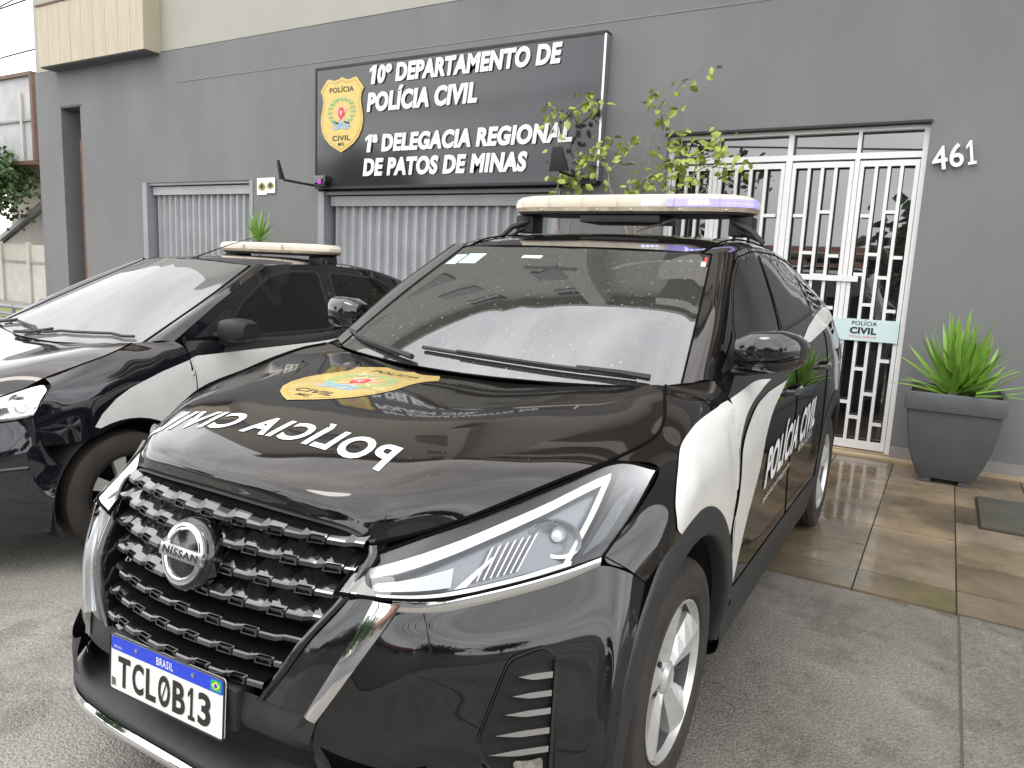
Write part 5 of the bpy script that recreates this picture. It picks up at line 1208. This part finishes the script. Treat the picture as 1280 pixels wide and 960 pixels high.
S3=[(1.60,1.118),(1.9,1.165),(2.25,1.213),(2.62,1.245),(2.9,1.24),(2.75,1.18),(2.4,1.155),(2.05,1.13),(1.78,1.110)]
tl=lambda P_,n:[tuple(p) for p in cr(P_,n)]
S1=tl(S1[:12],50)+tl(S1[11:22],40)[1:]+arcp
S2=tl(S2[:10],40)+tl(S2[10:],50)
for s in (1,-1):
    for nm,S in (('white_sweep',S1),('white_sweep',S2),('white_sweep',S3)):
        drape(nm,flatmesh([S]),lambda u,v:on_side(u,v,s,.0035),M['white'],car,.016,flip=(s<0))
    for body,w_,h_,y0,z0,m,bo,sh in (('POLÍCIA CIVIL',1.06,.185,.862,.640,'whitetext',.036,.15),('policiacivil.mg.gov.br',.50,.030,.872,.583,'whitetext',.0,0),('MINAS GERAIS',.34,.04,1.55,.640,'textgrey',.01,0)):
        b=text_bm(body,w_,h_,bo,sh,space=1.12)
        if s<0: 
            for v in b.verts: v.co.x=w_-v.co.x
        drape('side_lettering',b,lambda u,v:on_side(y0+u,z0+v+.063*u,s,.0042),M[m],car,.05,flip=(s>0) if s<0 else False)
b=text_bm('POLÍCIA CIVIL',.77,.122,.030,.12,space=1.12)
drape('bonnet_lettering',b,lambda u,v:on_hood(.355-u,-.606+v-.055*u+.02*math.sin(u*3.6),.0016),M['whitetext'],car,.03,flip=True)
shield(car,lambda u,v,h:on_hood(-.168+u,-.385+v,.0016+h),.345,.565,M['gold'],.035,lift=.0007)
for q,r in GAPS: MB().tube(q,r,6).build('panel_gap',M['gap'],car,True,fix=False)
# ================================================================== the second police car, a saloon parked to the left
lg=thing('police_sedan','black police saloon with a white side sweep parked left of the SUV','police car',(-2.87,.29,-.11))
Q_=M['paint_navy']; LW=.305; LR=.305; LA=.365
GAP2=[]
def gap2(pts,r=.003,n=30):
    q=cr(pts,n)
    GAP2.append((q,r)); GAP2.append(([(-x,y,z) for x,y,z in q],r))
LE=[(.47,-.69,.705),(.56,-.56,.755),(.64,-.40,.825),(.715,-.30,.895),(.755,-.17,.945),(.765,-.04,.985),(.745,.06,1.015),(.715,.12,1.03)]
lrows=[[(0,-.775,.70),(.18,-.768,.70),(.34,-.742,.70),LE[0]],
 [(0,-.75,.755),(.2,-.735,.76),(.40,-.67,.765),LE[1]],
 [(0,-.66,.82),(.22,-.64,.828),(.46,-.53,.845),LE[2]],
 [(0,-.50,.875),(.24,-.48,.885),(.52,-.40,.91),LE[3]],
 [(0,-.34,.915),(.26,-.32,.928),(.56,-.25,.958),LE[4]],
 [(0,-.18,.95),(.28,-.16,.962),(.58,-.10,.992),LE[5]],
 [(0,-.06,.975),(.28,-.03,.985),(.58,.02,1.012),LE[6]],
 [(0,.02,.985),(.28,.05,.995),(.56,.09,1.018),LE[7]]]
lhood=full('bonnet',lrows,34,40,Q_,lg)
gap2(LE,.004)
LB=[(0,.03,.992),(.2,.04,.995),(.45,.085,1.008),(.62,.14,1.018),(.715,.175,1.022)]
LM=[(0,.50,1.255),(.19,.51,1.254),(.40,.545,1.25),(.55,.585,1.245),(.635,.62,1.24)]
LT=[(0,.92,1.455),(.17,.93,1.454),(.34,.955,1.448),(.46,.985,1.44),(.535,1.01,1.432)]
full('windscreen',[LB,LM,LT],26,22,M['wind2'],lg)
full('cowl',[[(p[0],p[1]-.015,p[2]-.02) for p in lrows[7]],[(0,.035,.97),(.28,.06,.98),(.60,.14,1.0),(.72,.18,1.01)]],20,4,M['matte'],lg)
LO=[(.80,.30,1.035),(.735,.66,1.25),(.605,1.08,1.438)]
rows=[]
for i in range(7):
    a=cr([LB[-1],LM[-1],LT[-1]],7)[i]; c=cr(LO,7)[i]; rows.append([tuple(a),tuple((a+c)/2+np.array([.012,-.012,.012])),tuple(c)])
both('windscreen_pillar',rows,8,18,Q_,lg)
gap2([LB[-1],LM[-1],LT[-1]],.006)
LRL=[(.605,1.08,1.440),(.600,1.3,1.452),(.595,1.6,1.452),(.585,1.95,1.430),(.565,2.3,1.375),(.53,2.62,1.285)]
LRC=[(.92,1.456),(1.25,1.487),(1.6,1.497),(1.95,1.485),(2.3,1.44),(2.66,1.36)]
rr=[]
for (x,y,z),(yc,zc) in zip(LRL,LRC): rr.append([(0,yc,zc),(.2,yc+.005,zc-.003),(.38,yc+(y-yc)*.4,zc-(zc-z)*.25),(.51,yc+(y-yc)*.8,zc-(zc-z)*.55),(x,y,z)])
rr[0]=[LT[0],LT[1],LT[2],LT[4],LRL[0]]
full('roof',rr,28,30,Q_,lg)
gap2([LT[0],LT[2],LT[4]],.003)
LS=[(-.42,[(.2,.70),(.45,.78),(.65,.80),(.80,.775),(.9,.70)]),
 (-.2,[(.2,.82),(.45,.858),(.68,.858),(.80,.84),(.90,.79),(.95,.745)]),
 (.0,[(.2,.84),(.45,.866),(.70,.866),(.84,.85),(.95,.80),(.99,.765)]),
 (.2,[(.2,.84),(.45,.866),(.72,.866),(.86,.852),(.97,.81),(1.04,.78)]),
 (.5,[(.2,.83),(.42,.862),(.75,.866),(.88,.858),(.97,.838),(1.035,.79),(1.2,.735)]),
 (1.0,[(.2,.83),(.42,.862),(.75,.866),(.90,.858),(.98,.835),(1.02,.795),(1.25,.715),(1.4,.63)]),
 (1.6,[(.2,.83),(.42,.862),(.78,.867),(.92,.858),(1.0,.832),(1.04,.79),(1.25,.70),(1.45,.6)]),
 (2.2,[(.2,.83),(.42,.862),(.80,.867),(.95,.85),(1.03,.82),(1.08,.775),(1.25,.68),(1.39,.57)]),
 (2.7,[(.2,.83),(.42,.86),(.80,.863),(.95,.84),(1.05,.80),(1.10,.755),(1.2,.65)]),
 (3.3,[(.2,.74),(.42,.79),(.80,.80),(.95,.775),(1.06,.72),(1.1,.68)])]
lx_=sidefn(LS); _d={}
def lx(y,z):
    k=(round(y,4),round(z,4))
    if k not in _d: _d[k]=lx_(y,z)
    return _d[k]
def lbelt(y): return pchip([.3,.5,1.0,1.6,2.2,2.7],[1.03,1.03,1.02,1.04,1.085,1.10],y)
def lbeltf(y): return pchip([.3,.5,1.0,1.6,2.2,2.7,3.3],[1.03,1.03,1.02,1.04,1.085,1.10,1.08],y)
def larch(y,y0):
    d=LA**2-(y-y0)**2; return LR+math.sqrt(d) if d>0 else 0
LF=[[(.800,-.40,.60),(.806,-.40,.68),(.80,-.40,.735),(.805,-.365,.80),(.79,-.315,.865),LE[3]],
 [(.857,-.20,.61),(.858,-.20,.70),(.852,-.20,.78),(.828,-.19,.86),(.795,-.18,.915),LE[4]],
 [(.866,0,.67),(.866,0,.75),(.860,0,.82),(.842,-.01,.89),(.805,-.02,.95),LE[5]],
 [(.866,.15,.637),(.866,.15,.73),(.862,.14,.83),(.845,.12,.905),(.805,.09,.975),LE[6]],
 [(.866,.28,.54),(.866,.28,.68),(.862,.27,.83),(.850,.24,.92),(.815,.20,.99),LE[7]],
 [(.862,.385,.33),(.866,.385,.60),(.863,.375,.83),(.854,.36,.93),(.832,.34,1.0),(.80,.30,1.037)]]
both('front_fender',LF,24,30,Q_,lg,True)
def lg1(z): return .385-max(0,z-.85)*.18
def lg2(z): return 1.53+max(0,z-1)*.05
def lg3(z):
    d=LA**2-(z-LR)**2; b=2.33+max(0,z-.8)*.1
    return min(b,2.635-math.sqrt(d)-.003) if d>0 else b
def lend(z): return pchip([.2,.6,.9,1.1],[3.34,3.42,3.40,3.36],z)
def lpanel(name,ya,yb,za,zb,m,ny=24,nz=24):
    G=[]
    for i in range(ny+1):
        s=i/ny; c=[]
        for j in range(nz+1):
            t=j/nz; z=.7; y=0
            for _ in range(4): y=ya(z)*(1-s)+yb(z)*s; z=za(y)*(1-t)+zb(y)*t
            c.append((lx(y,z),y,z))
        G.append(c)
    MB().grid(G,True).build(name,m,lg,True,fix=False); MB().grid(mir(G)).build(name,m,lg,True,fix=False)
lpanel('front_door',lg1,lg2,lambda y:.26,lbeltf,Q_); lpanel('rear_door',lg2,lg3,lambda y:.26,lbeltf,Q_); lpanel('rear_quarter',lg3,lend,lambda y:max(.26,larch(y,2.635)),lbeltf,Q_,34)
gap2([(lx(lg1(z),z),lg1(z),z) for z in np.linspace(.3,1.03,20)],.004); gap2([(lx(lg2(z),z),lg2(z),z) for z in np.linspace(.3,1.04,20)],.003); gap2([(lx(lg3(z),z),lg3(z),z) for z in np.linspace(.3,1.08,20)],.003)
both('sill',[[(lx(y,.27),y,.27),(lx(y,.2),y,.19),(.7,y,.17)] for y in np.linspace(.38,2.27,8)],8,12,M['matte'],lg)
ly=[r[1] for r in LRL]; lz=[r[2] for r in LRL]
def lrail(y):
    a=pchip([.30,.66,1.08],[1.036,1.25,1.438],y) if y<1.08 else 9
    return min(a,pchip(ly+[3.0],lz+[1.12],y))
def lrx(y): return pchip([.30,.66]+ly+[3.0],[.80,.735]+[r[0] for r in LRL]+[.60],y)
def lgx(y,z):
    zb,zr=lbelt(y),lrail(y); t=min(max((z-zb)/max(zr-zb,1e-3),0),1); xb=lx(y,zb); return xb+(lrx(y)-xb)*t**1.1
GH=[]
for y in np.concatenate([np.linspace(.305,1.08,16),np.linspace(1.12,2.98,28)]):
    zb,zr=lbelt(y),max(lrail(y),lbelt(y)+.002); GH.append([(lgx(y,zb+(zr-zb)*t),y,zb+(zr-zb)*t) for t in np.linspace(0,1,12)])
MB().grid(GH,True).build('window_frame',Q_,lg,True,fix=False); MB().grid(mir(GH)).build('window_frame',Q_,lg,True,fix=False)
for wp in (rc([(.60,1.045),(1.455,1.055),(1.475,1.405),(1.25,1.402),(1.08,1.372),(.80,1.22)],.035),rc([(1.575,1.07),(2.16,1.105),(2.22,1.31),(2.05,1.37),(1.60,1.402)],.035)):
    c=Vector((sum(p[0] for p in wp)/len(wp),sum(p[1] for p in wp)/len(wp)))
    sidepoly('window_seal',[tuple(c+(Vector(p)-c)*1.05+(Vector(p)-c).normalized()*.01) for p in wp],M['sash'],.0012,lgx,parent=lg)
    sidepoly('side_window',wp,M['tint'],.0035,lgx,parent=lg)
sidepoly('mirror_sail',rc([(.43,1.045),(.585,1.05),(.70,1.18),(.66,1.20)],.01),M['matte'],.004,lgx,parent=lg)
# boot and rear
full('rear_window',[[(0,2.66,1.36),(.3,2.65,1.35),(.53,2.62,1.285)],[(0,3.02,1.14),(.35,3.01,1.135),(.62,2.98,1.115)]],16,8,M['tint'],lg)
full('boot_lid',[[(0,3.02,1.14),(.35,3.01,1.135),(.62,2.98,1.115),(.75,2.75,1.10)],[(0,3.3,1.13),(.35,3.29,1.125),(.60,3.24,1.11),(.70,3.15,1.09)],[(0,3.48,1.08),(.4,3.47,1.08),(.62,3.42,1.08),(.69,3.36,1.08)],[(0,3.52,.8),(.4,3.51,.8),(.68,3.47,.8),(.795,3.41,.8)],[(0,3.50,.3),(.4,3.49,.3),(.66,3.43,.3),(.76,3.36,.25)]],20,24,Q_,lg)
# front bumper, grille, lamps
LBp=[[(0,-.79,.685),(.25,-.78,.685),(.47,-.71,.69),(.60,-.58,.70),(.72,-.46,.725),(.80,-.40,.735)],
 [(0,-.83,.60),(.25,-.82,.60),(.5,-.745,.60),(.66,-.60,.60),(.765,-.47,.60),(.812,-.375,.60)],
 [(0,-.835,.48),(.25,-.825,.48),(.5,-.755,.48),(.67,-.61,.48),(.78,-.46,.48),(.838,-.325,.48)],
 [(0,-.82,.34),(.25,-.81,.34),(.5,-.745,.34),(.67,-.61,.34),(.78,-.47,.34),(.848,-.36,.34)],
 [(0,-.75,.20),(.25,-.745,.20),(.5,-.69,.20),(.66,-.57,.20),(.77,-.45,.20),(.83,-.37,.20)]]
full('front_bumper',LBp,44,34,Q_,lg,True)
gap2([(.80,-.40,.735),(.81,-.385,.66),(.815,-.37,.60),(.84,-.315,.50)],.002)
full('grille',[[(0,-.80,.70),(.2,-.79,.70),(.40,-.74,.70)],[(0,-.842,.60),(.2,-.835,.60),(.38,-.79,.60)]],16,6,M['gloss'],lg,True)
full('lower_intake',[[(0,-.846,.44),(.3,-.828,.44),(.48,-.77,.44)],[(0,-.842,.33),(.3,-.822,.33),(.5,-.755,.33)]],16,6,M['dark'],lg,True)
both('fog_recess',[[(.56,-.722,.47),(.64,-.655,.47),(.72,-.56,.47)],[(.56,-.716,.36),(.64,-.655,.36),(.715,-.57,.36)]],10,6,M['matte'],lg,True)
both('bumper_crease',[[(.58,-.705,.505),(.70,-.585,.512),(.80,-.432,.52)],[(.58,-.712,.495),(.70,-.592,.502),(.80,-.440,.51)],[(.58,-.70,.487),(.70,-.58,.494),(.80,-.428,.502)]],16,6,Q_,lg,True)
LHt=[(.475,-.70,.712),(.565,-.57,.765),(.645,-.41,.83),(.725,-.325,.868),(.80,-.335,.858)]
LHb=[(.47,-.725,.69),(.60,-.59,.702),(.70,-.49,.715),(.76,-.44,.727),(.80,-.402,.738)]
def mid(a,b,o): return [((p[0]+q[0])/2+o,(p[1]+q[1])/2-o,(p[2]+q[2])/2+o*.4) for p,q in zip(a,b)]
lsh=both('headlamp_shell',[[(x-.04,y+.05,z) for x,y,z in LHb],[(x-.05,y+.06,z) for x,y,z in mid(LHb,LHt,0)],[(x-.04,y+.05,z-.01) for x,y,z in LHt]],16,8,M['lampsilver'],lg,True)
both('headlamp_lens',[LHb,mid(LHb,LHt,.015),LHt],20,10,M['lens'],lg,True)
for s,par in ((1,lsh[0]),(-1,lsh[1])):
    for c in ((.60,-.535,.745),(.715,-.42,.785)):
        c=Vector(c); ax=Vector((.45,-.88,.12)).normalized(); e1=ax.cross(Vector((0,0,1))).normalized(); f2=e1.cross(ax)
        MB().lathe([(.050,.005),(.044,0),(.032,-.02),(.004,-.03)],24,lambda a,b,h:tuple((lambda p:(s*p.x,p.y,p.z))(c+e1*a+f2*b+ax*h))).build('reflector',M['satin'],par,True,fix=False)
    MB().tube([(s*x*.985,y+.012,z+.014) for x,y,z in LHb],.007,8).build('light_guide',M['lampwhite'],par,True)
gap2(LHt,.004); gap2(LHb,.003); gap2([LHt[-1],LHb[-1]],.003)
# arches, wheels
for y0 in (0,2.635):
    rows=[]
    for a in np.linspace(rad(-25),rad(205),26):
        r=LA-.004; rows.append([(.855,y0+math.cos(a)*r,LR+math.sin(a)*r),(.68,y0+math.cos(a)*r,LR+math.sin(a)*r),(.45,y0+math.cos(a)*r,LR+math.sin(a)*r)])
    both('wheel_housing',rows,6,30,M['dark'],lg)
def lwheel(yc,s):
    T_=lambda p:(s*.855+s*p[0],yc+p[1],LR+p[2]); root=bpy.data.objects.new('wheel',None); COL.objects.link(root); root.parent=lg
    MB().lathe([(.19,-.17),(.24,-.185),(.28,-.182),(.298,-.165),(.303,-.09),(.298,-.02),(.28,-.004),(.24,.0),(.205,-.006),(.195,-.014)],52,lambda a,b,h:T_((h,a,b))).build('tyre',M['rubber'],root,True)
    rim=MB().lathe([(.196,-.012),(.194,-.004),(.185,-.01),(.175,-.06),(.17,-.15),(0,-.15)],40,lambda a,b,h:T_((h,a,b))).build('rim',M['dark'],root,True)
    for k in range(7):
        a0=2*math.pi*k/7; ca,sa=math.cos(a0),math.sin(a0); Q=lambda r,t,h:T_((h,r*ca-t*sa,r*sa+t*ca))
        MB().grid([[Q(r,-w1,h-.03),Q(r,-w1,h),Q(r,w1,h),Q(r,w1,h-.03)] for r,w1,h in ((.03,.022,-.03),(.1,.024,-.022),(.19,.034,-.012))]).build('spoke',M['rim'],rim,False)
    MB().lathe([(.05,-.05),(.05,-.025),(.03,-.018),(0,-.016)],24,lambda a,b,h:T_((h,a,b))).build('hub_cap',M['rim'],rim,True)
for yc in (0,2.635):
    for s in (1,-1): lwheel(yc,s)
MB().box((-.75,.4,.17),(.75,2.2,.30)).box((-.45,-.6,.19),(.45,3.3,.35)).box((-.6,-.55,.3),(.6,.25,.72)).build('underbody',M['dark'],lg)
# mirrors, handles, wipers
for s in (1,-1):
    def sec2(x,y0,y1,z0,z1,n=18):
        return [(s*x,(y0+y1)/2+(y1-y0)/2*math.copysign(abs(math.cos(2*math.pi*i/n))**.6,math.cos(2*math.pi*i/n)),(z0+z1)/2+(z1-z0)/2*math.copysign(abs(math.sin(2*math.pi*i/n))**.6,math.sin(2*math.pi*i/n))) for i in range(n+1)]
    hs2=[sec2(.845,.56,.64,1.05,1.105),sec2(.86,.52,.66,1.03,1.145),sec2(.92,.51,.67,1.025,1.155),sec2(.98,.53,.68,1.03,1.15),sec2(1.01,.57,.68,1.045,1.13)]
    mh=MB().grid(hs2,s<0); mh.add(hs2[0],[tuple(range(18))]); mh.add(hs2[-1],[tuple(range(18))]); mh=mh.build('door_mirror',M['matte'],lg,True)
    MB().tube([(s*.76,.56,1.05),(s*.83,.575,1.055),(s*.88,.58,1.06)],[.03,.024,.02],10,flat=.7).build('mirror_foot',M['matte'],mh,True)
    for y0,z in ((1.30,.90),(2.12,.93)):
        MB().tube([(s*(lx(y,z)+h),y,z) for y,h in ((y0,-.004),(y0+.02,.022),(y0+.15,.024),(y0+.18,-.004))],.012,8,flat=1.3).build('door_handle',M['matte'],lg,True)
def lws(u,v,off):
    a=cr(LB,41);b=cr(LM,41);c=cr(LT,41); s=1 if u>=0 else -1; k=int(round(abs(u)*40)); p=cr([a[k],b[k],c[k]],41)[int(round(v*40))]
    return Vector((s*p[0],p[1]-off*.5,p[2]+off*.85))
for a,b,c in ((-.30,.05,.80),(-.85,-.5,.0)):
    mb=MB(); mb.tube([lws(a,.0,.02),lws((a+b)/2,.03,.02),lws(b,.07,.02)],.009,8); mb.tube([lws(a+.05+(c-a-.05)*t,.025+.05*math.sin(t*2.8),.014) for t in np.linspace(0,1,9)],.008,6); mb.build('wiper',M['wire'],lg,True)
MB().tube([(0.0,1.02,1.468),(.05,1.25,1.56),(.09,1.5,1.645)],[.006,.003,.002],6).build('aerial',M['wire'],lg,True)
MB().lathe([(0,.02),(.025,.015),(.03,0)],12,lambda a,b,h:(a,1.02+b,1.455+h)).build('aerial_base',M['wire'],lg,True)
# inside
MB().grid([[(x,y,z) for x in (-.66,0,.66)] for y,z in ((.15,.98),(.45,1.0),(.7,.97),(.74,.6))]).build('dashboard',M['seat'],lg,True)
for s in (-1,1):
    MB().box((s*.36-.22,1.45,.5),(s*.36+.22,1.6,1.12)).build('seat_back',M['seat'],lg,bevel=.04); MB().box((s*.36-.12,1.5,1.13),(s*.36+.12,1.58,1.3)).build('headrest',M['seat'],lg,bevel=.03)
# light bar
l2=bpy.data.objects.new('light_bar',None); COL.objects.link(l2); l2.parent=lg; l2.location=(0,1.72,1.555)
def stack2(levels):
    G=[capsule(z,s,.56,.15) for z,s in levels]; G=[r+[r[0]] for r in G]; mb=MB().grid(G); n=len(G[0])-1; mb.add(G[-1][:-1],[tuple(range(n))]); mb.add(G[0][:-1],[tuple(range(n))[::-1]]); return mb
stack2([(-.012,1.0),(.008,1.003),(.026,.98),(.034,.94),(.038,.85)]).build('cover',M['cover'],l2,True)
stack2([(-.028,.97),(-.013,1.0)]).build('cover_base',M['coverdirt'],l2,True)
stack2([(-.045,.90),(-.029,.96)]).build('base_tray',M['matte'],l2,True)
for s in (-1,1): 
    MB().box((s*.44-.07,-.07,-.10),(s*.44+.07,.07,-.045)).build('mount_foot',M['matte'],l2,bevel=.01); MB().tube([(s*.5,-.05,-.05),(s*.56,-.08,-.09),(s*.5,-.1,-.12)],.008,6).build('cable',M['wire'],l2,True)
    MB().box((s*.2-.002,-.157,-.01),(s*.2+.002,-.148,.03)).build('cover_clip',M['satin'],l2)
# white sweep along the side
V=[];F=[]
for o in lg.children:
    if o.type=='MESH' and o.name.split('.')[0] in {'front_fender','front_door','rear_door','rear_quarter'}:
        k=len(V); V+=[v.co.copy() for v in o.data.vertices]; F+=[tuple(i+k for i in p.vertices) for p in o.data.polygons]
lbv=BVHTree.FromPolygons(V,F)
def on_l(y,z,s,h=.002):
    p,nn,i,d=lbv.ray_cast(Vector((s*2,y,z)),Vector((-s,0,0)))
    if p is None: p,nn,i,d=lbv.find_nearest(Vector((s*.86,y,z)))
    if nn.x*s<0: nn=-nn
    return p+nn*h
arcl=[(math.cos(a)*(LA+.012),LR+math.sin(a)*(LA+.012)) for a in np.linspace(rad(12),rad(112),14)]
LS1=[(-.165,.665),(-.13,.72),(-.06,.785),(.02,.83),(.195,.893),(.41,.955),(.83,.965),(1.27,.975),(1.7,1.0),(2.1,1.03),(1.75,.97),(1.4,.925),(1.1,.86),(.9,.77),(.75,.62),(.62,.45),(.52,.34),(.40,.33)]+arcl
LS2=[(2.3,1.03),(1.8,.955),(1.45,.90),(1.2,.83),(1.02,.72),(.88,.55),(.78,.34),(1.0,.34),(1.25,.6),(1.5,.76),(1.9,.87),(2.3,.93)]
for s in (1,-1):
    for S in (LS1,LS2): drape('white_sweep',flatmesh([S]),lambda u,v:on_l(u,v,s,.0018),M['white'],lg,.035,flip=(s<0))
for q,r in GAP2: MB().tube(q,r,6).build('panel_gap',M['gap'],lg,True,fix=False)
